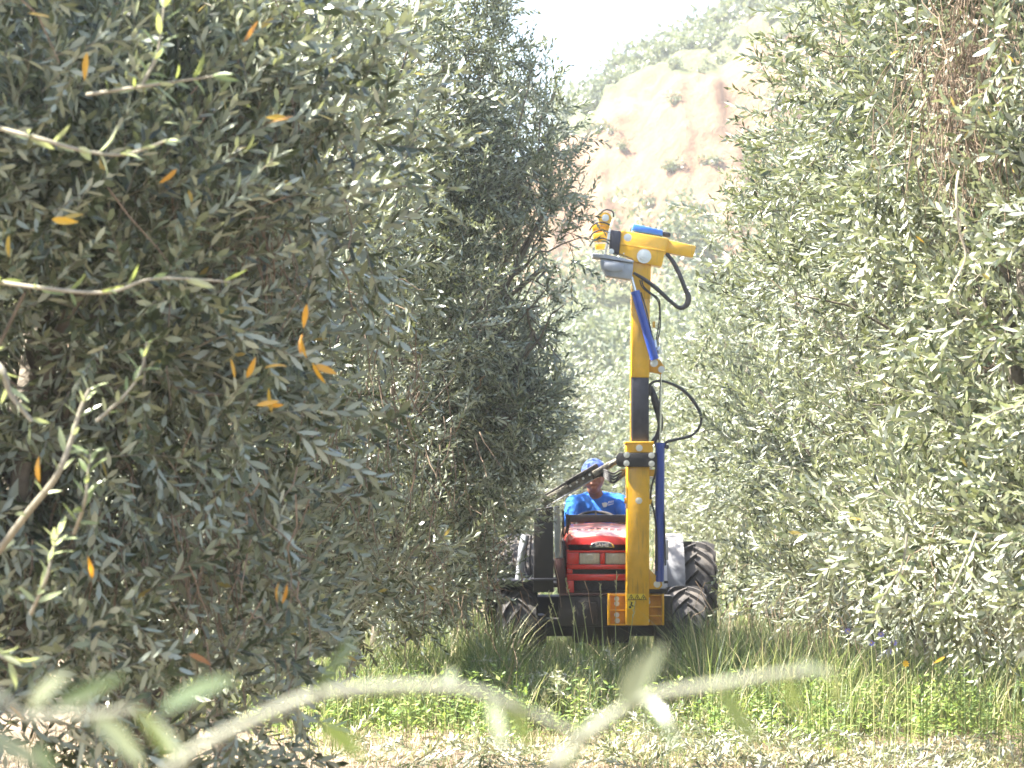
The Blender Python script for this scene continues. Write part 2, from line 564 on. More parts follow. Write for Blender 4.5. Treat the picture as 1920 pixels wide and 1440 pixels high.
r2.color_ramp.elements[0].position = .38; r2.color_ramp.elements[0].color = (.07, .09, .045, 1)
r2.color_ramp.elements[1].position = .62; r2.color_ramp.elements[1].color = (.15, .155, .085, 1)
L.new(n1.outputs['Fac'], r1.inputs['Fac']); L.new(n1.outputs['Fac'], r2.inputs['Fac'])
ad = nt.nodes.new('ShaderNodeMath'); ad.operation = 'ADD'
sb = nt.nodes.new('ShaderNodeMath'); sb.operation = 'SUBTRACT'; sb.inputs[1].default_value = .5
L.new(n1.outputs['Fac'], sb.inputs[0]); L.new(va.outputs['Fac'], ad.inputs[0]); L.new(sb.outputs[0], ad.inputs[1])
ss = nt.nodes.new('ShaderNodeMapRange'); ss.interpolation_type = 'SMOOTHSTEP'; ss.inputs['From Min'].default_value = .42; ss.inputs['From Max'].default_value = .58
L.new(ad.outputs[0], ss.inputs['Value'])
mx = nt.nodes.new('ShaderNodeMix'); mx.data_type = 'RGBA'
L.new(ss.outputs[0], mx.inputs['Factor']); L.new(r1.outputs['Color'], mx.inputs['A']); L.new(r2.outputs['Color'], mx.inputs['B'])
L.new(mx.outputs['Result'], b.inputs['Base Color'])
b.inputs['Roughness'].default_value = .95; b.inputs['Specular IOR Level'].default_value = .1
bp = nt.nodes.new('ShaderNodeBump'); bp.inputs['Strength'].default_value = 1.0; bp.inputs['Distance'].default_value = .5
L.new(n1.outputs['Fac'], bp.inputs['Height']); L.new(bp.outputs[0], b.inputs['Normal'])


def hillz(x, y):
    z = far_rise(x, y)
    steep = 1.0 if 94 < y < 112 else 0.25
    z += steep * (1.1 * noise.noise(Vector((x * .55, y * .12, 7))) + .5 * noise.noise(Vector((x * 1.7, y * .3, 2))))
    z += 0.35 * noise.noise(Vector((x * .8, y * .8, 5)))
    return z if y > 63 else -0.3


xs = np.concatenate([np.linspace(-120, -14, 30), np.linspace(-10, 26, 150), np.linspace(30, 130, 30)])
ys = np.concatenate([np.linspace(61, 90, 26), np.linspace(91, 116, 80), np.linspace(118, 198, 30)])
V, F = grid(xs, ys, hillz)
cy_ = V[F].mean(axis=1)
veg = np.array([0.08 if (96.5 < c[1] + 2 * noise.noise(Vector((c[0] * .2, 0, 9))) < 108.5) else 0.75 for c in cy_])
veg += np.array([(0.5 if c[1] > 95 else .12) * noise.noise(Vector((c[0] * .25, c[1] * .15, 3))) for c in cy_])
tag(np_mesh('hillside', V, F, [HILL], face_rnd=veg, smooth=True), kind='structure')


# ------------------------------------------------------------------ trees
def in_frame(P, mx_=220, my_=180):
    px, py = project(P)
    return (P[:, 1] > 1) & (px > -mx_) & (px < 1920 + mx_) & (py > -my_) & (py < 1440 + my_)


def crown_lobes(cx, cy, W, D, H, z0, seed, extra=()):
    r = random.Random(seed)
    zc = (H + z0) / 2; hz = (H - z0) / 2
    lobes = [((cx, cy, zc), (W * .84, D * .86, hz * .9))]
    for k in range(16):
        a = r.uniform(0, 6.283); t = r.uniform(-.85, .8)
        c = math.sqrt(1 - t * t)
        q = r.uniform(.42, .58)
        lobes.append(((cx + W * .62 * c * math.cos(a), cy + D * .62 * c * math.sin(a), zc + hz * .68 * t), (W * q, D * q * .8, hz * q * .72)))
    zs_ = z0 + .42
    for k in range(6):
        a = k * 1.047 + r.uniform(-.2, .2)
        lobes.append(((cx + W * .55 * math.cos(a), cy + D * .6 * math.sin(a), zs_), (W * .42, D * .38, .45)))
    return lobes + [((x, y, z), rad) for (x, y, z), rad in extra]


def sample_lobes(lobes, n, inner=0.25, clip_other=True):
    A = np.array([r[0] * r[1] + r[0] * r[2] + r[1] * r[2] for _, r in lobes]); A[0] *= .7; A[23:] *= 1.9
    k = rng.choice(len(lobes), n, p=A / A.sum())
    Cc = np.array([c for c, _ in lobes])[k]; Rr = np.array([r for _, r in lobes])[k]
    d = rng.normal(0, 1, (n, 3)); d /= np.linalg.norm(d, axis=1)[:, None]
    s = np.where(rng.random(n) < inner, rng.uniform(.35, .8, n), rng.uniform(.8, 1.02, n))
    P = Cc + d * Rr * s[:, None]
    O = d / Rr; O /= np.linalg.norm(O, axis=1)[:, None]
    return P, O, s


TREES = []


def olive_tree(X, Y, W, D, H, z0, seed, n_in, hi, label, group, extra=(), side=1, thin_out=.22, name='olive_tree', scale=1.0, dead=(), gap=None):
    root = empty(name, (X, Y, 0), label, 'olive tree', group)
    O = np.array([X, Y, 0.0])
    lobes = crown_lobes(X, Y, W, D, H, z0, seed, extra)
    TREES.append((root, lobes))
    # trunk and limbs
    r = random.Random(seed + 5)
    fork = np.array([X + r.uniform(-.1, .1), Y + r.uniform(-.1, .1), r.uniform(.55, .8)])
    tv, tf = tubes_np([(bent((X, Y, -0.08), fork, .02), np.linspace(.06, .05, 6))], 9)
    np_mesh('trunk', tv - O, tf, [BARK], root, smooth=True)
    paths = []
    ends = []
    for (c, q) in lobes[1:17] + lobes[23:]:
        c = np.array(c)
        p = bent(fork, c, .06, 8, sag=-.1)
        paths.append((p, np.linspace(.05, .016, 8)))
        for j in range(5):
            s = p[r.randint(3, 7)]
            dd = np.array([r.gauss(0, 1), r.gauss(0, 1), r.gauss(.3, 1)]); dd /= np.linalg.norm(dd)
            e = c + dd * np.array(q) * r.uniform(.7, .95)
            paths.append((bent(s, e, .035, 6), np.linspace(.012, .004, 6)))
    lv, lf = tubes_np(paths, 5 if hi else 4)
    np_mesh('limbs', lv - O, lf, [BARK], root, smooth=True)
    # leafy sprigs
    P, Od, rad_s = sample_lobes(lobes, n_in * 5, inner=.30)
    inf = in_frame(P)
    visside = np.sign(P[:, 0] - X) == side
    keep_p = np.where(inf, np.where(visside | (np.abs(P[:, 0] - X) < .35 * W), 1.0, .16), thin_out)
    f = 2.6 if Y < 14 else 1.9
    cl = (np.sin(P[:, 0] * f * 2.1 + seed + 1.3 * np.sin(P[:, 2] * f * 1.3)) + np.sin(P[:, 1] * f * 1.7 + 2.1 + 1.1 * np.sin(P[:, 0] * f * 1.9 + 1))
          + np.sin(P[:, 2] * f * 2.0 + .7 + 1.2 * np.sin(P[:, 1] * f * 1.5 + 2)))
    keep_p = keep_p * np.clip(.62 + .42 * cl, .10, 1.0)
    keep = (rng.random(len(P)) < keep_p) & (P[:, 2] > .12)
    if gap is not None: keep &= ~gap(P)
    P, Od, inf, rad_s = P[keep], Od[keep], inf[keep], rad_s[keep]
    if len(P) > n_in: P, Od, inf, rad_s = P[:n_in], Od[:n_in], inf[:n_in], rad_s[:n_in]
    up = np.array([0, 0, 1.0])
    Dd = Od * .75 + up * rng.uniform(-.35, .85, (len(P), 1)) + rng.normal(0, .42, (len(P), 3))
    Dd /= np.linalg.norm(Dd, axis=1)[:, None]
    S = np.where(inf, rng.uniform(.8, 1.15, len(P)) * scale, 2.0)
    Q = P - O - Dd * .12
    fine = inf & hi & (rad_s > .78) & ((np.sign(P[:, 0] - X) == side) | (P[:, 1] < Y))
    parts = []
    for sel, tmpl in ((fine, SPRIG_HI), (~fine, SPRIG_LO)):
        if sel.sum(): parts.append(stamp(tmpl, Q[sel], Dd[sel], S[sel]))
    v = np.concatenate([p[0] for p in parts]); t = np.concatenate([p[1] + (0 if i == 0 else len(parts[0][0])) for i, p in enumerate(parts)])
    rn = np.concatenate([p[2] for p in parts]); mi = np.concatenate([p[3] for p in parts])
    o = np_mesh('foliage', v, t, [OLIVE, TWIG], root, face_rnd=rn, mat_idx=mi)
    o['kind'] = 'stuff'
    # bare dead twigs inside the crown
    P2, O2, _s = sample_lobes(lobes, 260 if hi else 110, inner=.55)
    P2 = P2[P2[:, 2] > .5]
    tp = []
    for p in P2:
        e = p + rng.normal(0, .13, 3) - np.array([0, 0, .12])
        tp.append((bent(p, e, .012, 4), np.linspace(.0028, .0012, 4)))
    for (c, rad, num) in dead:
        c = np.array(c)
        for _ in range(num):
            p = c + rng.normal(0, 1, 3) * rad
            e = p + np.array([rng.normal(0, .06), rng.normal(0, .06), -abs(rng.normal(.16, .06))])
            tp.append((bent(p, e, .006, 5), np.linspace(.0026, .0011, 5)))
    dv, df = tubes_np(tp, 3)
    o = np_mesh('dead_twigs', dv - O, df, [DEADTWIG], root)
    o['kind'] = 'stuff'
    return root, lobes


LG = 'olive trees in the left row'
RG = 'olive trees in the right row'


def edgeL(Y): return -0.77 + .0425 * Y
def edgeR(Y): return 0.69 + .0425 * Y


def pt(px, py, Y):
    v = at(px, py, Y); return (v.x, v.y, v.z)


left = [
    (7.2, 1.25, 1.95, 4.8, 0.80, 4300, True, 'nearest olive tree of the left row, dark foliage filling the left edge of the picture'),
    (10.2, 1.25, 1.85, 5.0, 0.86, 3500, True, 'second olive tree of the left row, shaded foliage right behind the nearest one'),
    (13.0, 1.25, 1.85, 5.3, 0.82, 3800, False, 'third olive tree of the left row, dark crown left of the picture centre'),
    (18.4, 1.15, 1.65, 5.2, 0.60, 5600, False, 'olive tree leaning over the left front wheel of the tractor, leaves touching the mast head'),
    (21.8, 1.25, 1.95, 4.6, 0.45, 1615, False, 'olive tree on the left just beside the rear wheel of the tractor'),
    (25.5, 1.25, 2.05, 4.4, 0.30, 935, False, 'first olive tree behind the tractor in the left row'),
    (29.5, 1.25, 2.15, 4.3, 0.30, 765, False, 'second olive tree behind the tractor in the left row'),
    (34.5, 1.25, 2.45, 4.2, 0.20, 680, False, 'third olive tree behind the tractor in the left row, seen above the driver'),
    (41, 1.3, 2.85, 4.2, 0.20, 595, False, 'far olive tree of the left row, left of the alley end'),
    (49, 1.4, 3.45, 4.2, 0.20, 595, False, 'farthest olive tree of the left row, beside the end of the alley'),
]
ex_lean = [(pt(985, 300, 18.2), (.45, .7, .75)), (pt(1025, 390, 18.4), (.36, .5, .42)), (pt(1020, 500, 18.4), (.34, .6, .50)),
           (pt(1000, 620, 18.2), (.33, .6, .5)), (pt(960, 780, 18.2), (.36, .6, .5)), (pt(900, 960, 18.2), (.36, .6, .45)),
           (pt(905, 120, 18.2), (.33, .6, .5)), (pt(830, 60, 18.0), (.45, .6, .7)), (pt(780, 220, 18.0), (.45, .6, .8)), (pt(860, 330, 18.0), (.4, .6, .7)), (pt(845, 1050, 18.0), (.3, .5, .32))]
for i, (Y, W, D, H, z0, n, hi, lab) in enumerate(left):
    ex = ex_lean if Y == 18.4 else ()
    dead = ()
    if i == 0: dead = [(pt(430, 160, 7.0), (.10, .15, .12), 160), (pt(400, 380, 7.0), (.12, .15, .12), 160), (pt(320, 1000, 6.8), (.2, .15, .15), 160)]
    if i == 1: dead = [(pt(640, 800, 9.5), (.25, .2, .25), 160)]
    if i == 2: dead = [(pt(800, 1050, 13.4), (.3, .2, .2), 160)]
    olive_tree(edgeL(Y) - W + .04, Y, W, D, H, z0, 100 + i, n, hi, lab, LG, extra=ex, side=1, dead=dead,
               scale=1.0 if Y < 14 else (1.1 if Y < 20 else 1.4 if Y < 30 else 2.2))

right = [
    (9.6, 1.2, 1.85, 4.6, 1.10, 4100, True, 'nearest olive tree of the right row, sunlit crown filling the right edge of the picture'),
    (12.3, 1.75, 1.85, 4.6, 0.92, 3500, False, 'second olive tree of the right row, bright crown behind the nearest one'),
    (15.2, 1.75, 1.85, 4.5, 0.70, 3000, False, 'third olive tree of the right row, reaching up beside the earth hillside'),
    (18.2, 1.5, 1.95, 4.0, 0.52, 2300, False, 'fourth olive tree of the right row, in front of the right wheels of the tractor'),
    (21.4, 1.2, 2.05, 4.0, 0.42, 1700, False, 'olive tree right beside the rear wheel of the tractor in the right row'),
    (25.0, 1.25, 2.15, 4.0, 0.30, 1275, False, 'first sunlit olive tree behind the tractor in the right row'),
    (29.0, 1.25, 2.35, 4.0, 0.20, 1020, False, 'second sunlit olive tree behind the tractor in the right row'),
    (33.5, 1.3, 2.65, 4.0, 0.15, 850, False, 'third sunlit olive tree behind the tractor, right of the mast head'),
    (39, 1.3, 3.05, 4.0, 0.15, 765, False, 'far hazy olive tree of the right row, beside the upper mast'),
    (47, 1.4, 3.65, 4.0, 0.15, 765, False, 'farthest hazy olive tree of the right row, near the end of the alley'),
]
for i, (Y, W, D, H, z0, n, hi, lab) in enumerate(right):
    dead = ()
    if i == 0: dead = [(pt(1800, 140, 8.7), (.10, .15, .2), 300), (pt(1830, 60, 8.7), (.08, .15, .1), 120)]
    if i == 3: dead = [(pt(1480, 1130, 17), (.3, .2, .15), 120)]
    olive_tree(edgeR(Y) + W - .04, Y, W, D, H, z0, 200 + i, n, hi, lab, RG, side=-1, dead=dead,
               scale=1.0 if Y < 14 else (1.1 if Y < 20 else 1.4 if Y < 30 else 2.2))

# trees across the end of the alley
for i, (x, y, H, lab) in enumerate([(1.0, 57, 4.2, 'hazy olive tree closing the end of the alley on its left side'),
                                    (4.2, 60, 4.6, 'hazy pale olive tree closing the end of the alley on its right side')]):
    olive_tree(x, y, 2.0, 1.8, H, .1, 300 + i, 900, False, lab, 'olive trees across the end of the alley', side=0, thin_out=.8, scale=2.2)


def copy_tree(o, parent=None):
    c = o.copy(); C.objects.link(c); c.parent = parent
    for ch in [q for q in bpy.data.objects if q.parent == o]:
        copy_tree(ch, c)
    return c


# neighbouring rows, seen only through the leaves of the first rows
proto, _ = olive_tree(-5.8, 9.0, 1.5, 1.9, 4.0, .6, 401, 380, False, 'olive tree of the next row, glimpsed through the left row', 'olive trees of the neighbouring rows', side=0, thin_out=1, scale=3.2)
for x, y in [(-5.4, 14), (-5.1, 19.5), (-4.9, 25), (-4.5, 31)]:
    c = copy_tree(proto); c.location = (x, y, 0); c.rotation_euler.z = random.uniform(0, 6.28)
for x, y in [(6.3, 17), (6.6, 23), (6.9, 29), (7.3, 36)]:
    c = copy_tree(proto); c.location = (x, y, 0); c.rotation_euler.z = random.uniform(0, 6.28)
    c['label'] = 'olive tree of the next row, glimpsed through the right row'

# trees on the lower slope and shrubs on the hill
HILLTREE = leaf_material('hill_foliage', [(0.0, (0.07, 0.095, 0.05)), (0.5, (0.115, 0.14, 0.075)), (0.9, (0.16, 0.18, 0.10)), (1.0, (0.22, 0.22, 0.13))],
                         back=(0.20, 0.23, 0.17))


def bush_mesh(seed, n, leaf, rx, rz, lob=7):
    r = np.random.default_rng(seed)
    Cc = r.normal(0, .45, (lob, 3)) * np.array([rx, rx, rz * .7]); Cc[:, 2] = np.abs(Cc[:, 2]) + rz * .35
    k = r.integers(0, lob, n)
    d = r.normal(0, 1, (n, 3)); d /= np.linalg.norm(d, axis=1)[:, None]
    P = Cc[k] + d * np.array([rx, rx, rz]) * r.uniform(.25, .52, (n, 1))
    P[:, 2] = np.abs(P[:, 2])
    a = r.normal(0, 1, (n, 3)); a /= np.linalg.norm(a, axis=1)[:, None]
    b_ = np.cross(a, r.normal(0, 1, (n, 3))); b_ /= np.linalg.norm(b_, axis=1)[:, None]
    V = np.stack([P + a * leaf, P + b_ * leaf * .4, P - a * leaf, P - b_ * leaf * .4], axis=1).reshape(-1, 3)
    F = np.arange(4 * n).reshape(-1, 4)
    return V, F, r.random(n)


def bush(name, seed, n, leaf, rx, rz, label, cat, group, loc, trunk=None):
    root = empty(name, loc, label, cat, group)
    V, F, rn = bush_mesh(seed, n, leaf, rx, rz)
    if trunk: V[:, 2] += trunk
    o = np_mesh('foliage', V, F, [HILLTREE], root, face_rnd=rn); o['kind'] = 'stuff'
    tv, tf = tubes_np([(bent((0, 0, -.3), (0, 0, (trunk or 0) + rz * .7), .03), np.linspace(.12, .03, 6) * rx * .6)], 5)
    np_mesh('trunk', tv, tf, [BARK], root)
    return root


tproto = [bush('olive_tree', 500 + k, 1200, .15, 1.9, 2.6, 'small hazy tree on the lower slope under the bare earth face', 'olive tree',
               'trees on the lower slope', (0, 0, 0), .5) for k in range(2)]
r_ = random.Random(21)
used = 0
for j in range(52):
    x = r_.uniform(-4, 17); y = 64 + (j % 5) * 7.5 + r_.uniform(-2, 2)
    if j > 37: x = r_.uniform(.5, 6.5); y = r_.uniform(64, 86)
    o = tproto[used] if used < 2 else copy_tree(tproto[j % 2])
    used += 1
    o.location = (x, y, max(0, hillz(x, y)) - .15)
    s = r_.uniform(.65, 1.0); o.scale = (s, s, s); o.rotation_euler.z = r_.uniform(0, 6.28)
sproto = [bush('shrub', 520 + k, 260, .17, .9, .9, 'small grey green shrub scattered over the pale hillside', 'shrub', 'shrubs on the hillside', (0, 0, 0)) for k in range(3)]
used = 0
for j in range(170):
    x = r_.uniform(2.2, 19)
    u = r_.random()
    if u < .45: y = r_.uniform(109, 124); s = r_.uniform(.4, .85)
    elif u < .8: y = r_.uniform(124, 134); s = r_.uniform(.8, 1.5)
    else: y = r_.uniform(97, 109); s = r_.uniform(.25, .6)
    o = sproto[used] if used < 3 else copy_tree(sproto[j % 3])
    used += 1
    o.location = (x, y, hillz(x, y) - .1); o.scale = (s, s, s * r_.uniform(.8, 1.2)); o.rotation_euler.z = r_.uniform(0, 6.28)

exec_marker = 1
# ------------------------------------------------------------------ ground cover
def patch(x, y):
    """green density 0..1 and blade height factor"""
    px = 960 + FPX * x / y
    n = noise.noise(Vector((x * 1.6, y * .7, 11))) * .6 + noise.noise(Vector((x * 4.5, y * 2.2, 17))) * .35 + .5
    g = max(0, (n - .30) * 2.0)
    gp = HORIZON + FPX * CAMH / y + 34 * noise.noise(Vector((x * 1.9, y * .6, 41))) + 16 * noise.noise(Vector((x * 7, y * 3, 43)))     # how low on the ground
    if gp > 1376: g *= .13
    elif gp > 1352: g *= .45
    if 16.6 < y < 20.2 and -.3 < x < 2.2: g = g * .6 + .4
    y += 1.1 * noise.noise(Vector((x * 2.1, y * .3, 51))) + .5 * noise.noise(Vector((x * 6, y * 2, 53)))
    if (x > 1.2 and 16.3 < y < 19.5) or (x < .0 and 16.9 < y < 20): g = g * .65 + .35
    if y > 24: g *= .6
    return min(1, g)


def blades(n, xr, yr, dens, hfun, wid, lean, name, material, label_rnd, seg=3):
    P = []
    while len(P) < n:
        x = random.uniform(*xr); y = yr[0] + (yr[1] - yr[0]) * random.random() ** 1.3
        d = dens(x, y)
        if random.random() < d: P.append((x, y, gz(x, y) - .01, d))
    P = np.array(P)
    N = len(P)
    h = np.array([hfun(p[0], p[1], p[3]) for p in P]) * rng.uniform(.45, 1.15, N)
    a = rng.uniform(0, 6.283, N); l = rng.uniform(.1, 1.0, N) * lean
    dirh = np.stack([np.cos(a), np.sin(a), np.zeros(N)], 1)
    side_a = a + math.pi / 2 + rng.uniform(-.6, .6, N)
    sd = np.stack([np.cos(side_a), np.sin(side_a), np.zeros(N)], 1)
    w_ = wid * rng.uniform(.6, 1.3, N)
    ts = np.linspace(0, 1, seg + 1)
    VV = []
    for t in ts[:-1]:
        c = P[:, :3] + dirh * (l * h * t * t)[:, None] + np.array([0, 0, 1]) * (h * t * (1 - .25 * l * t))[:, None]
        ww = (w_ * (1 - t * .75) * .5)[:, None]
        VV += [c - sd * ww, c + sd * ww]
    tip = P[:, :3] + dirh * (l * h)[:, None] + np.array([0, 0, 1]) * (h * (1 - .25 * l))[:, None]
    VV.append(tip)
    V = np.stack(VV, 1)
    k = V.shape[1]
    tr = []
    for s in range(seg - 1):
        a0 = 2 * s
        tr += [(a0, a0 + 1, a0 + 3), (a0, a0 + 3, a0 + 2)]
    a0 = 2 * (seg - 1)
    tr.append((a0, a0 + 1, a0 + 2))
    tr = np.array(tr)
    T = (tr[None] + (np.arange(N) * k)[:, None, None]).reshape(-1, 3)
    rn = np.repeat(label_rnd(P, N), len(tr))
    o = np_mesh(name, V.reshape(-1, 3), T, [material], face_rnd=rn)
    return o


def gh(x, y, d):
    n = noise.noise(Vector((x * .9, y * .5, 31))) * .5 + .5
    base = .16 + .34 * n * (.4 + d)
    gp = HORIZON + FPX * CAMH / y + 34 * noise.noise(Vector((x * 1.9, y * .6, 41)))
    if gp > 1376: base *= .55
    y += 1.1 * noise.noise(Vector((x * 2.1, y * .3, 51))) + .5 * noise.noise(Vector((x * 6, y * 2, 53)))
    if 17.0 < y < 19.9 and -.2 < x < 2.0: base = base * .7 + .26
    if x > 1.2 and 16.2 < y < 19.5: base = base * .8 + .34
    if x < .0 and 16.8 < y < 20: base = base * .8 + .30
    return base


o = blades(52000, (-2.6, 4.2), (13.6, 27), patch, gh, .0088, .8, 'grass', GRASS, lambda P, N: np.clip(rng.normal(.47, .31, N) + (.5 - P[:, 3]) * .35 + .06, 0, 1))
tag(o, 'long green grass growing between the olive rows round the tractor', 'grass', kind='stuff')
o = blades(9000, (-6, 9), (27, 62), lambda x, y: .6, lambda x, y, d: .5, .03, .8, 'grass', GRASS, lambda P, N: np.clip(rng.normal(.5, .2, N), 0, 1), seg=2)
tag(o, 'grass on the alley floor farther away behind the tractor', 'grass', kind='stuff')
o = blades(46000, (-3.0, 4.6), (12.5, 26), lambda x, y: .55 + .45 * noise.noise(Vector((x, y * .5, 3))), lambda x, y, d: .10, .006, 2.2, 'dry_straw', STRAW, lambda P, N: rng.random(N), seg=2)
tag(o, 'dry straw and cut stems lying over the pale soil', 'straw', kind='stuff')

# fallen olive prunings
def litter(cx, cy, rx, ry, n, hi_z, label):
    a = rng.normal(0, 1, (n, 2)) * np.array([rx, ry]) + np.array([cx, cy])
    P = np.array([(x, y, gz(x, y) + abs(rng.normal(.0, hi_z)) + .01) for x, y in a])
    D = rng.normal(0, 1, (n, 3)); D[:, 2] = np.abs(D[:, 2]) * .25; D /= np.linalg.norm(D, axis=1)[:, None]
    v, t, rn, mi = stamp(SPRIG_LO, P, D, rng.uniform(.7, 1.1, n))
    o = np_mesh('olive_prunings', v, t, [PRUNED, TWIG], face_rnd=rn, mat_idx=mi)
    tag(o, label, 'prunings', kind='stuff')


PRUNED = leaf_material('pruned_leaf', [(0.0, (0.09, 0.12, 0.06)), (0.5, (0.16, 0.18, 0.11)), (0.9, (0.26, 0.26, 0.17)), (1.0, (0.4, 0.3, .15))], back=(.42, .44, .36))
litter(.42, 17.3, .33, .4, 170, .12, 'pale cut olive sprigs heaped in the grass before the left front wheel')
litter(1.35, 16.2, .45, .5, 200, .04, 'cut olive sprigs on the ground right of the tractor')
litter(.0, 15.0, .7, .4, 120, .02, 'scattered cut olive sprigs on the dry soil in front')
litter(1.9, 14.6, .6, .3, 160, .02, 'cut olive sprigs on the bare soil at the bottom right')
litter(.95, 19.0, .3, .3, 90, .09, 'fresh cut olive sprigs piled under the yellow mast foot')


# broad-leaved weeds among the grass
WEED = leaf_material('weed_leaf', [(0.0, (0.06, 0.12, 0.03)), (0.5, (0.14, 0.21, 0.06)), (0.9, (0.24, 0.30, 0.10)), (1.0, (0.40, 0.36, 0.14))], None, transl=(.35, .48, .08), tr_amt=.35, rough=.5)
def weeds(n, fn, name, label):
    C0 = []
    while len(C0) < n:
        x, y = fn()
        C0.append((x, y, gz(x, y)))
    V, RN = [], []
    for x, y, z in C0:
        k = random.randint(10, 26); h = random.uniform(.10, .45)
        for i in range(k):
            a = random.uniform(0, 6.283); t = random.random(); rr0 = random.uniform(.01, .07) * (1.2 - t)
            b0 = np.array([x + math.cos(a) * rr0, y + math.sin(a) * rr0, z + h * t]); L_ = random.uniform(.025, .06)
            d = np.array([math.cos(a), math.sin(a), random.uniform(-.2, .8)]); d /= np.linalg.norm(d)
            s = np.array([-math.sin(a), math.cos(a), random.uniform(-.4, .4)]) * L_ * random.uniform(.14, .3)
            V += [b0, b0 + d * L_ * .5 + s, b0 + d * L_, b0 + d * L_ * .5 - s]; RN.append(random.random())
        # stalk
        V += [np.array([x - .002, y, z]), np.array([x + .002, y, z]), np.array([x + .002, y, z + h]), np.array([x - .002, y, z + h])]; RN.append(.3)
    V = np.array(V)
    o = np_mesh(name, V, np.arange(len(V)).reshape(-1, 4), [WEED], face_rnd=np.array(RN))
    tag(o, label, 'weeds', kind='stuff')
weeds(420, lambda: (random.uniform(-1.6, .1), random.triangular(15.4, 19.8, 17.6)), 'weeds', 'leafy yellow green weeds mixed into the grass under the left row')
weeds(480, lambda: (random.uniform(1.2, 3.2), random.triangular(14.8, 19.3, 17.2)), 'weeds', 'leafy weeds mixed into the grass under the right row')
weeds(260, lambda: (random.uniform(-.3, 2.0), random.uniform(15.5, 19.6)), 'weeds', 'leafy weeds in the grass before the tractor wheels')

# ------------------------------------------------------------------ paints
M_YEL = mat('yellow_paint', (0.85, 0.45, 0.010), 0.38, noise_amt=0.22, noise_scale=7, coat=.3, bump=.10, bump_scale=25, dust=.35, scratch=.8)
M_YEL2 = mat('darker_yellow_paint', (0.72, 0.34, 0.010), 0.5, noise_amt=0.35, noise_scale=14, dust=.3)  # deeper, rougher and blotchier tone of the yellow
M_BLUE = mat('blue_paint', (0.012, 0.06, 0.36), 0.3, noise_amt=0.2, noise_scale=6, coat=.4)
M_LBLUE = mat('light_blue_paint', (0.05, 0.20, 0.66), 0.4, noise_amt=0.15, noise_scale=6)
M_STEEL = mat('dark_steel', (0.06, 0.06, 0.075), 0.42, metal=.5, noise_amt=0.4, noise_scale=9, col2=(0.03, 0.03, 0.04))
M_CHROME = mat('chromed_rod', (0.75, 0.77, 0.8), 0.18, metal=1.0)
M_BOLT = mat('zinc_bolt', (0.62, 0.63, 0.62), 0.35, metal=.7)
M_BLACK = mat('black_paint', (0.010, 0.010, 0.013), 0.5, noise_amt=0.5, noise_scale=8, col2=(0.024, 0.020, 0.018), dust=.3)
M_HOSE = mat('rubber_hose', (0.016, 0.016, 0.018), 0.45, bump=.4, bump_scale=120)
M_ALU = mat('cast_aluminium', (0.36, 0.38, 0.42), 0.5, metal=.35, noise_amt=0.25, noise_scale=10)
M_RED = mat('red_paint', (0.60, 0.018, 0.008), 0.33, noise_amt=0.25, noise_scale=4, coat=.4, dust=1.0)
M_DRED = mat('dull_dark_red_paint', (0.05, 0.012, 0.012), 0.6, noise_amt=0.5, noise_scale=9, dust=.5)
M_GREY = mat('grey_mudguard_paint', (0.13, 0.15, 0.185), 0.42, noise_amt=0.25, noise_scale=4, dust=.9)
M_LENS = mat('lamp_lens', (0.55, 0.56, 0.52), 0.22, noise_amt=0.3, noise_scale=20, spec=.7)
M_REFL = mat('lamp_reflector', (0.34, 0.34, 0.31), 0.3, metal=.6)
M_TYRE = mat('tyre_rubber', (0.016, 0.016, 0.020), 0.55, noise_amt=0.5, noise_scale=10, col2=(0.034, 0.032, 0.032), bump=.2, bump_scale=80, dust=.25)
M_RIM = mat('rim_paint', (0.45, 0.40, 0.30), 0.5, noise_amt=0.4, noise_scale=10)
M_WHITE = mat('white_print', (0.8, 0.8, 0.8), 0.6)
M_BLKPR = mat('black_print', (0.02, 0.02, 0.02), 0.6)
M_STICK = mat('yellow_sticker', (0.85, 0.62, 0.03), 0.4)

TY = 20.6
TX = 0.69
T0 = (TX, TY, 0)
tractor = empty('tractor', T0, 'narrow red orchard tractor with a grey mudguard, facing the camera between the rows', 'tractor')


def tb(): return MB(T0)


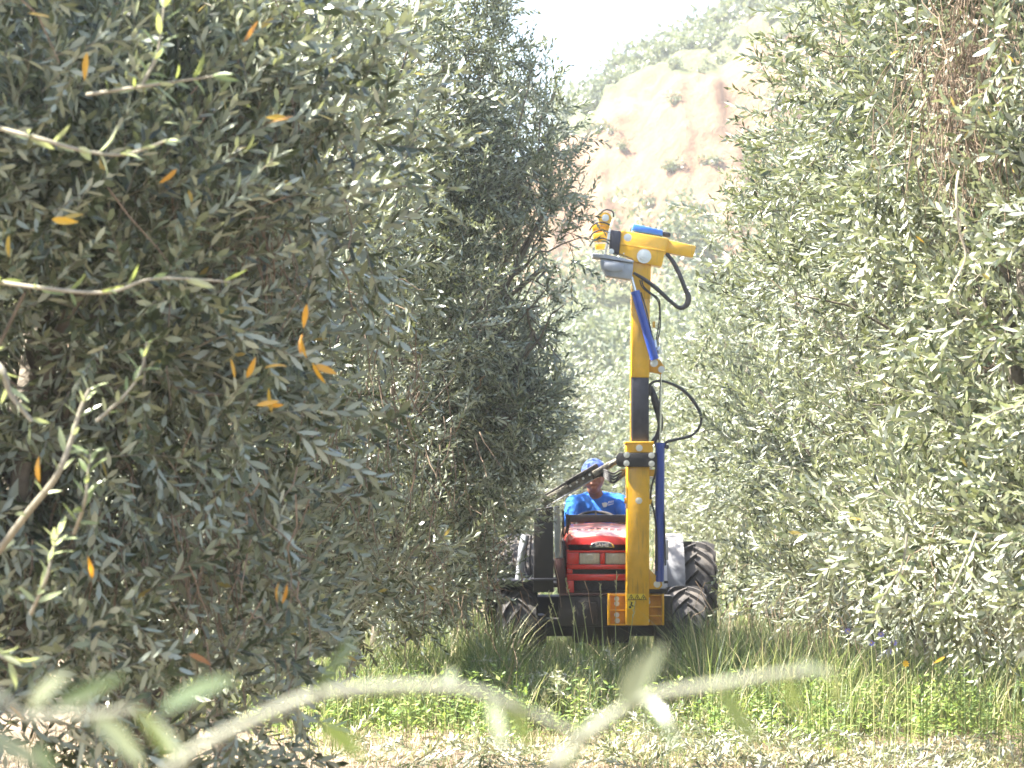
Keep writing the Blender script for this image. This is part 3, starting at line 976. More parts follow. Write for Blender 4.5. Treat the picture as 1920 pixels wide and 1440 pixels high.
# ---- wheels
def wheel(name, cx, cy, r, wd, nlug, steer=0.0):
    root = empty(name, (cx - TX, cy - TY, r - 0.02), parent=tractor)
    root.rotation_euler.z = steer
    rr_ = r * .56; h = wd / 2
    prof = [(-h * .80, rr_), (-h * .98, rr_ + (r - rr_) * .3), (-h * .98, r * .84), (-h * .88, r * .895), (-h * .55, r * .92), (0, r * .928),
            (h * .55, r * .92), (h * .88, r * .895), (h * .98, r * .84), (h * .98, rr_ + (r - rr_) * .3), (h * .80, rr_), (h * .70, rr_ - .012), (-h * .70, rr_ - .012)]
    t = MB().lathe_x(prof, 0, 0, 0, 56)
    bm = t.bm
    # lugs: curved bars from the shoulder to the centre line, leaning forward
    for s in (-1, 1):
        for k in range(nlug):
            a0 = 2 * math.pi * (k + (.5 if s > 0 else 0)) / nlug
            segs = 5; rows = []
            for j in range(segs + 1):
                u = j / segs
                x = s * (h * 1.01 * (1 - u) - .012 * u)
                a = a0 - (.62 * (u ** .75)) * (14 / nlug)
                base = r * (.84 + .085 * min(1, u * 2.2))
                top = base + (r - base) * (0.75 if j == 0 else 1.0)
                top = r * (.965 + .035 * min(1, u * 2.5))
                ha = (.046 if u < .5 else .036) * 17 / nlug
                row = []
                for aa, q in ((a - ha, base - .01), (a - ha * .62, top), (a + ha * .62, top), (a + ha, base - .01)):
                    row.append(bm.verts.new((x, -q * math.sin(aa), q * math.cos(aa))))
                rows.append(row)
            for j in range(segs):
                A, B = rows[j], rows[j + 1]
                for q in range(4):
                    bm.faces.new((A[q], A[(q + 1) % 4], B[(q + 1) % 4], B[q]))
            bm.faces.new(rows[0]); bm.faces.new(list(reversed(rows[-1])))
    t.build('tyre', M_TYRE, root, smooth=25)
    q = MB().lathe_x([(-h * .72, rr_ - .004), (-h * .66, rr_ - .03), (-h * .1, rr_ - .05), (-h * .05, .06), (h * .05, .06), (h * .1, rr_ - .05), (h * .66, rr_ - .03), (h * .72, rr_ - .004)], 0, 0, 0, 40)
    q.cyl((-h * .35, 0, 0), (h * .35, 0, 0), .075, n=20)
    q.build('rim', M_RIM, root)
    for k in range(6):
        a = k * math.pi / 3
        for s in (-1, 1):
            pass
    return root


wheel('front_wheel', at(970, 1100, 20.6).x, TY, .40, .28, 17, R(4))
wheel('front_wheel', at(1282, 1100, 20.6).x, TY, .385, .29, 17, R(4))
wheel('rear_wheel', at(941, 1100, 22.2).x + .03, 22.2, .535, .34, 18)
wheel('rear_wheel', at(1337, 1100, 22.2).x - .17, 22.2, .535, .34, 18)

# ---- chassis, axles
m = tb(); m.box((TX, 20.75, .42), (1.0, .13, .14), bev=.02); m.box((TX - .0, 20.6, .40), (.22, .3, .22), bev=.03)
for s in (-1, 1):
    m.box((TX + s * .50, 20.6, .40), (.16, .16, .26), bev=.03)
m.build('front_axle', M_BLACK, tractor)
m = tb(); m.box((TX, 22.2, .50), (1.30, .2, .2), bev=.04); m.box((TX, 22.2, .58), (.36, .6, .42), bev=.05)
m.build('rear_axle', M_BLACK, tractor)
m = tb(); m.box((TX, 21.3, .50), (.44, 1.7, .38), bev=.03)
m.build('engine_block', M_BLACK, tractor)
m = tb(); p = at(1090, 1113, 20.22); m.box((TX, 20.27, .575), (.66, .16, .235), bev=.012)
m.box((TX - .12, 20.18, .56), (.16, .02, .17), bev=.004)
m.build('weight_carrier', M_BLACK, tractor)
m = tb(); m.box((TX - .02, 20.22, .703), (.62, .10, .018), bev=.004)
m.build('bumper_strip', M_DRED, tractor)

# ---- hood: lofted sections front to back
def hood_section(y, zt, zb, hw, rad=.075, n=7):
    pts = []
    pts.append((-hw * .97, zb)); pts.append((-hw, zb + (zt - zb) * .55)); 
    for k in range(n):
        a = math.pi - (math.pi / 2) * k / (n - 1)
        pts.append((-hw + .012 + rad + rad * math.cos(a), zt - rad * .9 + rad * .9 * math.sin(a)))
    pts.append((0, zt + .018))
    for k in range(n):
        a = math.pi / 2 - (math.pi / 2) * k / (n - 1)
        pts.append((hw - .012 - rad + rad * math.cos(a), zt - rad * .9 + rad * .9 * math.sin(a)))
    pts.append((hw, zb + (zt - zb) * .55)); pts.append((hw * .97, zb))
    return [Vector((TX + x, y, z)) for x, z in pts]


m = tb()
secs = [(20.225, 1.105, 1.055, .262), (20.24, 1.135, 1.052, .272), (20.30, 1.160, 1.045, .280), (20.5, 1.178, .74, .286), (20.9, 1.198, .72, .292), (21.35, 1.212, .72, .296), (21.45, 1.20, .72, .29)]
rings = [[m.bm.verts.new(v - m.off) for v in hood_section(*s)] for s in secs]
for A, B in zip(rings[:-1], rings[1:]):
    for j in range(len(A) - 1):
        m.bm.faces.new((A[j], A[j + 1], B[j + 1], B[j]))
m.bm.faces.new(rings[0]); m.bm.faces.new(list(reversed(rings[-1])))
hood = m.build('hood', M_RED, tractor, smooth=40)
for i in range(7):      # cooling slots on the hood top
    s = MB(T0)
    yy = 20.52 + .0 * i
    s.box((TX - .17 + i * .052, yy, 1.1975 + .002 - abs(i - 3) * .0025), (.036, .05, .004), bev=.0015)
    o = s.build('cooling_slot', M_BLKPR, hood)
# front panel with openings
Yf = 20.225
m = tb()
x0, x1 = TX - .270, TX + .270
lamps = [(at(1085.5, 0, Yf).x, at(1125, 0, Yf).x), (at(1134, 0, Yf).x, at(1174, 0, Yf).x)]
def fz_(py): return at(0, py, Yf).z
zl0, zl1 = fz_(1058), fz_(1036)
zs0, zs1 = fz_(1076), fz_(1067)
zg0, zg1 = fz_(1111), fz_(1088)
def bar(xa, xb, za, zb, dy=0, dep=.05, bev=.006): m.box(((xa + xb) / 2, Yf + dep / 2 + dy, (za + zb) / 2), (xb - xa, dep, zb - za), bev=bev)
ztop = fz_(1029.8)
bar(x0, x1, zl1, ztop)                         # above lamps
bar(x0, lamps[0][0], zl0 + .001, zl1 - .001)           # left of lamps
bar(lamps[0][1], lamps[1][0], zl0 + .001, zl1 - .001)
bar(lamps[1][1], x1, zl0 + .001, zl1 - .001)
bar(x0, x1, zs1, zl0)
bar(x0, x0 + .045, zs0 + .001, zs1 - .001); bar(x1 - .045, x1, zs0 + .001, zs1 - .001)
bar(x0, x1, zg1, zs0)
bar(x0, x0 + .055, zg0, zg1 - .001); bar(x1 - .055, x1, zg0, zg1 - .001)
bar(x0 + .0, x1 - .0, zg0 - .012, zg0 - .001)
fp = m.build('front_panel', M_RED, tractor)
m = tb(); m.box((TX, Yf + .20, .90), (.52, .30, .34), bev=.01)
m.build('radiator_core', M_BLACK, fp)
for i in range(9):
    s = MB(T0); s.box((TX, Yf + .036, zg0 + .012 + i * (zg1 - zg0 - .016) / 8), (.42, .006, .004))
    s.build('grille_bar', M_STEEL, fp)
for xa, xb in lamps:
    s = MB(T0); s.box(((xa + xb) / 2, Yf + .022, (zl0 + zl1) / 2), (xb - xa - .006, .03, zl1 - zl0 - .006), bev=.008)
    hl = s.build('headlight', M_LENS, tractor)
    s = MB(T0)
    for k in range(5):
        s.box((xa + (xb - xa) * (k + 1) / 6, Yf + .0055, (zl0 + zl1) / 2), (.0025, .004, zl1 - zl0 - .016))
    s.build('lens_rib', M_REFL, hl)
    s = MB(T0); s.cyl(((xa + xb) / 2 , Yf + .008, (zl0 + zl1) / 2 + .006), ((xa + xb) / 2, Yf + .0045, (zl0 + zl1) / 2 + .006), .024, n=20)
    s.build('bulb_shield', M_REFL, hl)
# badge: chrome arch with dark field and letters
bc = at(1128.5, 1026.5, 20.22)
def arch(rx, rz, n=18): return [(bc.x + rx * math.cos(math.pi * k / n), bc.z + rz * math.sin(math.pi * k / n) ** .8) for k in range(n + 1)]
m = tb(); m.prism(arch(.096, .050), 20.205, 20.24, bev=.003)
badge = m.build('badge', M_CHROME, tractor)
s = MB(T0); s.prism([(x, z + .005) for x, z in arch(.083, .037)], 20.2015, 20.21)
s.build('badge_field', mat('badge_blue_black', (0.015, 0.03, 0.09), .3), badge)


def lettering(txt, size, p, parent, off, material, name='lettering', ext=.0015, sx=1.0):
    cu = bpy.data.curves.new(name, 'FONT'); cu.body = txt; cu.size = size; cu.extrude = ext; cu.align_x = 'CENTER'; cu.align_y = 'CENTER'
    cu.offset = size * .015
    cu.materials.append(material)
    o = bpy.data.objects.new(name, cu); C.objects.link(o); o.parent = parent
    bpy.context.view_layer.update()
    me = bpy.data.meshes.new_from_object(o.evaluated_get(bpy.context.evaluated_depsgraph_get()))
    bpy.data.objects.remove(o); me.name = name
    o = bpy.data.objects.new(name, me); C.objects.link(o); o.parent = parent
    o.location = Vector(p) - Vector(off); o.rotation_euler = (math.pi / 2, 0, 0); o.scale = (sx, 1, 1)
    return o


lettering('SAME', .038, (bc.x, 20.200, bc.z + .019), badge, T0, mat('chrome_letters', (.85, .88, .92), .25, metal=.3), sx=1.15)
# side panels of the hood: dusty grey mesh on the left, dark red sheet below
m = tb(); m.box((TX - .295, 20.62, .96), (.030, .55, .30), bev=.008)
m.build('side_mesh', mat('dusty_mesh', (0.22, 0.20, 0.18), .8, noise_amt=.6, noise_scale=60, bump=1, bump_scale=200), tractor)
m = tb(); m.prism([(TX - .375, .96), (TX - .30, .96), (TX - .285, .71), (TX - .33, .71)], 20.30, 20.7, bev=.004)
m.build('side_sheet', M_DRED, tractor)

# ---- bar in front of the driver on two posts
m = tb(); a = at(1062, 972, 21.3); b_ = at(1192, 974, 21.3)
m.box(((a.x + b_.x) / 2, 21.3, a.z), (b_.x - a.x, .05, .062), bev=.008)
for x in (a.x + .02, b_.x - .02): m.box((x, 21.3, a.z - .19), (.03, .03, .33), bev=.004)
m.build('guard_bar', M_BLACK, tractor)
# ---- steering wheel, dashboard, seat
m = tb(); cy, cz = 21.56, 1.235
ring = [(TX + .17 * math.cos(t), cy + .15 * math.sin(t), cz + .07 * math.sin(t)) for t in np.linspace(0, 2 * math.pi, 25)]
m.tube(ring, .013, 8, 2)
for t in (math.pi / 2, math.pi * 7 / 6, math.pi * 11 / 6):
    m.cyl((TX, cy, cz - .02), (TX + .17 * math.cos(t), cy + .15 * math.sin(t), cz + .07 * math.sin(t)), .009)
m.cyl((TX, cy, cz - .02), (TX, cy - .16, cz - .30), .02)
m.build('steering_wheel', M_BLACK, tractor)
m = tb(); m.box((TX, 21.47, 1.08), (.46, .14, .24), bev=.03)
m.build('dashboard', M_BLACK, tractor)
m = tb(); m.box((TX, 22.15, .86), (.44, .44, .10), bev=.04)
st = m.build('seat', M_BLACK, tractor)
m = tb(); m.box((TX, 22.40, 1.10), (.42, .10, .42), Matrix.Rotation(R(-8), 4, 'X'), bev=.04)
m.build('backrest', M_BLACK, st)
m = tb(); m.box((TX, 21.75, .72), (.86, .7, .04), bev=.01); m.box((TX, 22.15, .76), (.3, .3, .12), bev=.02)
m.build('footplate', M_BLACK, tractor)


# ---- mudguards: sheet arcs over the rear wheels
def mudguard(xa, xb, zc=.515, r=.60, yc=22.2, mt=None):
    m = tb(); n = 16
    A = []
    for k in range(n + 1):
        a = R(-20) + R(200) * k / n
        y = yc - r * math.cos(a); z = zc + r * math.sin(a)
        y2 = yc - (r - .02) * math.cos(a); z2 = zc + (r - .02) * math.sin(a)
        A.append([m.bm.verts.new(Vector(q) - m.off) for q in ((xa, y, z), (xb, y, z - .0), (xb, y2, z2), (xa, y2, z2))])
    for k in range(n):
        for j in range(4):
            m.bm.faces.new((A[k][j], A[k][(j + 1) % 4], A[k + 1][(j + 1) % 4], A[k + 1][j]))
    m.bm.faces.new(A[0]); m.bm.faces.new(list(reversed(A[-1])))
    g = m.build('mudguard', mt or M_GREY, tractor)
    return g


gx0, gx1 = at(1250, 0, 21.7).x, at(1284, 0, 21.7).x
g = mudguard(gx0, gx1)
m = tb(); xi = at(1243, 0, 21.6).x
n = 14
poly = [(22.2 - .60 * math.cos(a), .515 + .60 * math.sin(a)) for a in np.linspace(R(-20), R(180), n)]
aa = [m.bm.verts.new(Vector((xi, y, z)) - m.off) for y, z in poly]; bb = [m.bm.verts.new(Vector((gx0, y, z + .0)) - m.off) for y, z in poly]
m.bm.faces.new(aa); m.bm.faces.new(list(reversed(bb)))
for k in range(n): m.bm.faces.new((aa[(k + 1) % n], aa[k], bb[k], bb[(k + 1) % n]))
m.build('inner_plate', mat('pale_grey_paint', (0.45, 0.48, 0.52), .4, noise_amt=.3, noise_scale=5), g)
m = tb(); pz0, pz1 = at(0, 1050, 21.45).z, at(0, 1012, 21.45).z
m.box((at(1248, 0, 21.45).x, 21.50, (pz0 + pz1) / 2), (.045, .06, pz1 - pz0), bev=.008)
m.build('pale_strip', mat('pale_strip_coat', (.6, .63, .66), .35, noise_amt=.2, noise_scale=10), g)  # narrow pale upright piece at the guard's inner edge
mudguard(at(941, 0, 22).x + .02, at(1000, 0, 22).x, mt=M_BLACK)  # left guard coloured black to stand in for the shade there

# ---- grey pipe, black plates and frame on the left of the hood
m = tb(); m.tube([at(984, 1006, 20.35), at(979, 1030, 20.3), at(976, 1060, 20.3), at(973, 1086, 20.3)], .030, 12)
m.build('grey_pipe', M_ALU, tractor)
m = tb(); m.tube([at(996, 1004, 20.3), at(994, 1040, 20.3), at(996, 1084, 20.3)], .008, 8)
m.tube([at(990, 1004, 20.4), at(984, 1050, 20.4), at(990, 1084, 20.4)], .010, 8)
m.build('thin_pipes', M_STEEL, tractor)
m = tb(); m.box((at(975, 0, 20.4).x, 20.5, at(0, 1088, 20.5).z), (.40, .34, .022), bev=.004)
m.build('step_plate', M_STEEL, tractor)

# ------------------------------------------------------------------ pruning machine on the tractor nose
MY = 19.95
mc = at(1196, 0, MY).x
MO = (mc, MY, 0)
mach = empty('pruning_mast', MO, 'tall yellow and blue hydraulic pruning mast mounted upright on the tractor nose', 'pruning machine')
def mb(): return MB(MO)
def X(px, Y=MY): return at(px, 0, Y).x
def Z(py, Y=MY): return at(0, py, Y).z
def pix(px, py, Y=MY): return tuple(at(px, py, Y))


def bolt(px, py, Y, r=.014, parent=None, name='bolt', washer=True):
    p = at(px, py, Y); m = mb()
    if washer: m.cyl((p.x, Y, p.z), (p.x, Y - .004, p.z), r * 1.5, n=20)
    m.cyl((p.x, Y - .004, p.z), (p.x, Y - .016, p.z), r, n=6)
    m.cyl((p.x, Y - .016, p.z), (p.x, Y - .020, p.z), r * .55, n=12)
    return m.build(name, M_BOLT, parent or mach, smooth=20)


def ppoly(pts, Y0, Y1, name, material, parent=None, bev=.004, Yp=None):
    m = mb(); m.prism([(X(a, Yp or Y0), Z(b, Yp or Y0)) for a, b in pts], Y0, Y1, bev=bev)
    return m.build(name, material, parent or mach)


# foot plate bolted to the tractor
m = mb()
fx0, fx1, fz0, fz1 = X(1139.5), X(1245), Z(1172.5), Z(1113)
m.box(((fx0 + fx1) / 2, MY + .09, (fz0 + fz1) / 2), (fx1 - fx0, .024, fz1 - fz0), bev=.004)
foot = m.build('foot_plate', M_YEL2, mach)
for (a, b, c, d) in ((1139.5, 1144, 1172, 1113), (1241, 1245, 1172, 1113)):
    s = mb(); s.box(((X(a) + X(b)) / 2, MY + .05, (Z(c) + Z(d)) / 2), (X(b) - X(a), .056, Z(d) - Z(c) - .002), bev=.003); s.build('flange', M_YEL, foot)
for (a, b, zz) in ((1144, 1174, 1116), (1144, 1174, 1144), (1218, 1241, 1116), (1218, 1241, 1138), (1218, 1241, 1155), (1144, 1174, 1171)):
    s = mb(); s.box(((X(a) + X(b)) / 2, MY + .055, Z(zz)), (X(b) - X(a) - .004, .045, .010), bev=.002); s.build('rib', M_YEL, foot)
for p in ((1156, 1122), (1156, 1131), (1156, 1152), (1213, 1122), (1214, 1128), (1213, 1163), (1157, 1163)):
    bolt(p[0], p[1], MY + .077, .013, foot)
m = mb(); m.box(((X(1180) + X(1240)) / 2, MY + .20, (Z(1172) + Z(1113)) / 2), (.42, .2, .20), bev=.01)
m.build('mounting_bracket', M_BLACK, mach)

# outer sleeve
def column(px0, px1, py0, py1, name, material, Yf=MY - .07, dep=.16, tilt=0.0, bev=.010, parent=None):
    m = mb()
    x0, x1 = X(px0, Yf), X(px1, Yf); z0, z1 = Z(py1, Yf), Z(py0, Yf)
    m.box(((x0 + x1) / 2, Yf + dep / 2, (z0 + z1) / 2), (x1 - x0, dep, z1 - z0), tilt if tilt else None, bev=bev, seg=3)
    return m.build(name, material, parent or mach)


sleeve = column(1174.2, 1217.3, 862, 1172, 'outer_sleeve', M_YEL, tilt=R(.35))
column(1173.5, 1224.5, 829, 849, 'collar', M_YEL, Yf=MY - .085, dep=.19, parent=sleeve)
column(1171.5, 1226, 828, 832.5, 'collar_rim', M_YEL, Yf=MY - .095, dep=.21, bev=.003, parent=sleeve)
bolt(1198.5, 840, MY - .085, .017, sleeve)
bolt(1197.5, 938.5, MY - .07, .017, sleeve)
for (a, b, c, d) in ((1218, 1228, 880.5, 893), (1170.5, 1175, 933, 944), (1217, 1222, 936, 946)):
    column(a, b, c, d, 'side_lug', M_YEL, Yf=MY - .03, dep=.06, bev=.004, parent=sleeve)
tri = ppoly([(1217, 1066), (1240, 1090), (1241, 1098), (1236, 1104), (1217, 1104)], MY - .02, MY + .012, 'gusset', M_YEL, sleeve, bev=.003)
bolt(1231.5, 1095, MY - .02, .017, sleeve)
# clamp
cl = ppoly([(1155, 857), (1160, 849), (1229.5, 849), (1230, 875.5), (1160, 875.5), (1155, 868)], MY - .10, MY - .072, 'clamp_plate', M_BLACK, None, bev=.003)
column(1172, 1221, 850, 875, 'clamp_back', M_BLACK, Yf=MY + .095, dep=.02, bev=.003, parent=cl)
for p in ((1175, 852.8), (1221.5, 853.8), (1174.5, 868.5), (1221.5, 869.5)): bolt(p[0], p[1], MY - .10, .0155, cl)
# inner column and upper column
inner = column(1184, 1217, 700, 835, 'inner_column', M_STEEL, Yf=MY - .058, dep=.13, bev=.012)
column(1182.3, 1184.0, 700, 828, 'guide_strip', M_YEL, Yf=MY - .03, dep=.07, bev=.001, parent=inner)
column(1183.5, 1218.5, 560, 708, 'upper_column', M_YEL, Yf=MY - .065, dep=.145, tilt=R(.6))
column(1185.5, 1221, 455, 561.5, 'neck', M_YEL, Yf=MY - .062, dep=.14, tilt=R(1.0))
column(1224, 1229, 602, 614, 'hose_lug', M_YEL, Yf=MY - .02, dep=.03, bev=.002)
# chromed rod and long blue cylinder
m = mb(); m.cyl(pix(1240, 694, MY - .0), pix(1236.5, 836, MY), .0105, n=14); m.build('lift_rod', M_CHROME, mach)
m = mb(); m.cyl(pix(1237.5, 832, MY), pix(1236, 1090, MY), .0355, n=24); m.cyl(pix(1237.5, 830, MY), pix(1237.4, 838, MY), .040, n=24)
m.cyl(pix(1236, 1050, MY), pix(1236, 1056, MY), .038, n=24)
lc = m.build('lift_cylinder', M_BLUE, mach)
m = mb(); m.cyl(pix(1250, 838, MY - .02), pix(1250, 838, MY + .02), .018, n=14); m.build('port', M_STEEL, lc)
# knee bracket, tilt cylinder
kb = ppoly([(1216, 674), (1232, 671), (1240, 678), (1247, 690), (1240, 701.5), (1228, 699), (1216, 697)], MY - .05, MY + .03, 'knee_bracket', M_YEL2, None, bev=.004)
bolt(1226.5, 680.5, MY - .075, .020, kb); bolt(1240.5, 692.5, MY - .05, .017, kb)
m = mb(); m.cyl(pix(1191.5, 547, MY - .105), pix(1228, 674, MY - .105), .033, n=24); m.cyl(pix(1191, 545.5, MY - .105), pix(1192.5, 551, MY - .105), .0355, n=24)
tc_ = m.build('tilt_cylinder', M_BLUE, mach)
m = mb(); m.cyl(pix(1184, 518, MY - .105), pix(1191.5, 548, MY - .105), .013, n=14); m.build('tilt_rod', M_CHROME, mach)
m = mb(); m.cyl(pix(1236, 652, MY - .05), pix(1231, 658, MY - .09), .014, n=10); m.cyl(pix(1236, 655, MY - .05), pix(1236, 664, MY - .05), .022, n=10)
m.cyl(pix(1228, 638, MY - .06), pix(1230, 652, MY - .08), .012, n=10)
m.build('hose_fitting', M_BOLT, tc_)
# head
HY = MY - .10
head = ppoly([(1165.5, 431), (1253.5, 446), (1241, 499.5), (1190, 490), (1186, 482), (1161, 475)], HY, HY + .17, 'head_box', M_YEL, None, bev=.006)
ppoly([(1163, 455), (1248, 469), (1247.2, 472), (1162.2, 458)], HY - .006, HY + .004, 'seam_rib', M_YEL, head, bev=.002)
ppoly([(1253.6, 449), (1306, 460.5), (1300.5, 482), (1248, 472.5)], HY + .03, HY + .13, 'boom_stub', M_YEL, head, bev=.006)
ppoly([(1249.5, 446.5), (1256, 448), (1249, 476), (1243, 475)], HY + .012, HY + .15, 'stub_collar', M_YEL, head, bev=.003)
blk = ppoly([(1188.5, 418.5), (1243.5, 431), (1243, 441.5), (1185, 431.5)], HY + .02, HY + .14, 'valve_block', M_LBLUE, head, bev=.006)
ppoly([(1244, 432.5), (1256, 434.5), (1259, 439), (1257, 444), (1243, 441.5)], HY + .05, HY + .11, 'valve_knob', M_BLACK, head, bev=.008)
m = mb(); p = at(1208, 480, HY)
m.cyl((p.x, HY - .001, p.z), (p.x, HY - .012, p.z), .054, n=28); m.cyl((p.x, HY - .012, p.z), (p.x, HY - .030, p.z), .036, n=6); m.cyl((p.x, HY - .030, p.z), (p.x, HY - .040, p.z), .017, n=14)
m.build('pivot_bolt', M_BOLT, head, smooth=20)
bolt(1177.5, 444.5, HY, .020, head); bolt(1170, 475, HY, .006, head, washer=False)
ppoly([(1146, 430), (1165.5, 433), (1161, 476), (1143, 472)], HY - .01, HY + .14, 'motor_block', M_STEEL, head, bev=.005)
ppoly([(1142.5, 427.5), (1145.8, 428), (1138, 475), (1134, 474)], HY - .01, HY + .12, 'motor_flange', M_BOLT, head, bev=.002)
bolt(1146.5, 471, HY - .012, .014, head)
gb = ppoly([(1126, 485), (1188, 493.5), (1185, 523.5), (1138, 517), (1128, 500)], HY - .03, HY + .13, 'grey_gearbox', M_ALU, head, bev=.005)
ppoly([(1110, 474), (1140, 477), (1189, 488), (1188, 493), (1140, 484), (1112, 482)], HY - .045, HY + .14, 'gearbox_flange', M_ALU, gb, bev=.003)
ppoly([(1133, 489), (1170, 494.5), (1168, 507), (1150, 509.5), (1132, 504)], HY - .045, HY - .029, 'gearbox_cover', M_ALU, gb, bev=.004)
# blade carrier behind the leaves
m = mb(); p = at(1135, 409, HY); m.cyl((p.x, HY + .12, p.z), (p.x, HY + .02, p.z), .050, n=26)
bcar = m.build('blade_hub', M_YEL, head)
bolt(1135.5, 407.5, HY + .02, .018, bcar)
ppoly([(1110, 420), (1144, 415), (1143, 432), (1112, 436)], HY + .05, HY + .14, 'blade_arm', M_YEL, bcar, bev=.006)
ppoly([(1112, 438), (1140, 433), (1138, 452), (1114, 452)], HY + .03, HY + .12, 'blade_arm', M_YEL, bcar, bev=.008)
ppoly([(1116, 457), (1136, 456), (1134, 466), (1118, 467)], HY + .03, HY + .12, 'blade_arm', M_YEL, bcar, bev=.005)
m = mb()
for k, yy in enumerate((419, 434, 449)):
    m.tube([pix(1106, yy + 12, HY), pix(1114, yy + 1, HY - .03), pix(1130, yy - 3, HY - .03), pix(1144, yy + 2, HY)], .006, 8)
m.build('blade_hoses', M_HOSE, bcar)
m = mb(); m.tube([pix(1128, 396, HY), pix(1138, 392, HY), pix(1149, 396, HY), pix(1151, 406, HY + .02)], .006, 8); m.build('thin_hose', M_HOSE, bcar)
# hoses
m = mb(); HR = .0165
m.tube([pix(1249, 473, HY + .05), pix(1263, 491, HY + .02), pix(1275, 515, HY), pix(1284, 538, HY), pix(1291, 556, HY), pix(1288, 571, HY), pix(1275, 577, HY), pix(1258, 565, HY),
        pix(1232, 541, HY - .02), pix(1208, 523, HY - .03), pix(1188, 511, HY - .02)],
       [.014, .017, .017, .017, .022, .022, .016, .015, .017, .015, .010], 10)
m.build('head_hose', M_HOSE, mach)
m = mb()
for dx in (0, 3.5):
    m.tube([pix(1200 + dx, 524, HY - .02), pix(1204 + dx, 537, HY - .02), pix(1216 + dx, 548, HY - .02), pix(1232 + dx, 561, HY - .01), pix(1237 + dx * .3, 580, MY - .05), pix(1235 + dx, 610, MY - .05), pix(1231 + dx, 636, MY - .06), pix(1231 + dx, 655, MY - .06)], .0052, 7)
m.tube([pix(1202, 548, HY), pix(1212, 580, HY - .02), pix(1222, 625, HY - .02), pix(1228, 650, HY)], .005, 7)
m.build('thin_hoses', M_HOSE, mach)
m = mb()
m.tube([pix(1219, 742), pix(1219, 722), pix(1232, 714.5), pix(1252, 717), pix(1280, 731), pix(1303, 756), pix(1315, 784), pix(1308, 806), pix(1293, 818), pix(1268, 824), pix(1250, 829), pix(1242, 838)],
       [.010, .010, .010, .010, .013, .014, .011, .010, .011, .011, .012, .012], 10)
m.build('loop_hose', M_HOSE, mach)
m = mb()
m.tube([pix(1221, 724, MY + .03), pix(1228, 750, MY + .03), pix(1236, 780, MY + .04), pix(1238, 800, MY + .04), pix(1232, 818, MY + .03), pix(1224, 830, MY + .02)], [.012, .03, .026, .022, .02, .02], 10)
m.build('hose_bundle', M_HOSE, mach)
m = mb()
m.tube([pix(1230, 850, MY - .03), pix(1229, 885, MY - .04), pix(1222, 910, MY - .03), pix(1220, 935, MY - .02), pix(1227, 965, MY - .04), pix(1231, 1010, MY - .04), pix(1231, 1070, MY - .04)], .007, 8)
m.tube([pix(1245, 960, MY - .02), pix(1246, 1010, MY - .02), pix(1247, 1060, MY - .02)], .006, 8)
m.build('return_hoses', M_HOSE, mach)
m = mb(); m.box((X(1249), MY + .06, (Z(1075) + Z(1108)) / 2), (.03, .03, .02)); m.box(((X(1215) + X(1245)) / 2, MY + .08, Z(1108)), (.16, .1, .04), bev=.004)
m.build('lower_pin_bracket', M_BLACK, mach)
# warning stickers on the sleeve foot
Ys = MY - .07 - .0015
def sticker(pts, material, dy=0.0, parent=None):
    return ppoly(pts, Ys - dy - .0012, Ys - dy, 'warning_sticker' if parent is None else 'symbol', material, parent or sleeve, bev=0)
sticker([(1174.5, 1113), (1209, 1113), (1209, 1123), (1174.5, 1123)], M_STICK)
for cx in (1183, 1194.5, 1206):
    t_ = sticker([(cx - 6, 1124), (cx, 1113.5), (cx + 6, 1124)], M_BLKPR, .0015)
    ppoly([(cx - 4.2, 1123), (cx, 1115.8), (cx + 4.2, 1123)], Ys - .0042, Ys - .003, 'symbol', M_STICK, t_, bev=0)
    ppoly([(cx - .9, 1122.2), (cx - .5, 1118), (cx + .8, 1118.6), (cx + 1.3, 1122.2)], Ys - .0056, Ys - .0044, 'symbol', M_BLKPR, t_, bev=0)
st2 = sticker([(1176.5, 1125.5), (1190, 1125.5), (1190, 1141), (1176.5, 1141)], M_STICK)
for q in ([(1181, 1127), (1186, 1129), (1184, 1133), (1188, 1136), (1186, 1137), (1181, 1134), (1183, 1130)], [(1178, 1137), (1182, 1135), (1184, 1139), (1180, 1140)]):
    ppoly(q, Ys - .0030, Ys - .0017, 'symbol', M_BLKPR, st2, bev=0)

# side arm with debris: dark beam from the clamp down to the left, black plates under it
arm_root = empty('side_beam', pix(1040, 905, 20.1), 'dark debris covered side beam sloping from the mast clamp down over the black plate', 'machine beam')
AO = tuple(at(1040, 905, 20.1))
def ab(): return MB(AO)
m = ab()
P0, P1 = at(1158, 863, 19.93), at(1008, 949, 20.15)
dv = (P1 - P0).normalized()
ang = math.atan2(-(P1.z - P0.z), (P1.x - P0.x))
def seg_box(t0, t1, th, dep, off=0.0):
    a = P0.lerp(P1, t0); b2 = P0.lerp(P1, t1); c = (a + b2) / 2
    nrm = Vector((dv.z, 0, -dv.x)); c = c + nrm * off
    m.box(c, ((b2 - a).length, dep, th), Matrix.Rotation(math.atan2(-dv.z, dv.x), 4, 'Y'), bev=.006)
m.cyl(P0, P0.lerp(P1, .12), .018, .028, n=14)
seg_box(.10, .30, .045, .09); seg_box(.26, .93, .072, .10)
M_WEATH = mat('weathered_rail', (0.24, 0.22, 0.17), .6, noise_amt=.8, noise_scale=30, col2=(0.035, .03, .03), bump=.8, bump_scale=60)
beam = m.build('rail', M_WEATH, arm_root)
m = ab(); seg_box(.28, .90, .012, .115, off=-.036 if dv.x < 0 else .036)
m.build('rail_cap', M_ALU, beam)
m = ab(); seg_box(.22, .60, .035, .07, off=.045); seg_box(.40, .86, .028, .06, off=.042)
m.build('lower_guide', M_BLACK, beam)
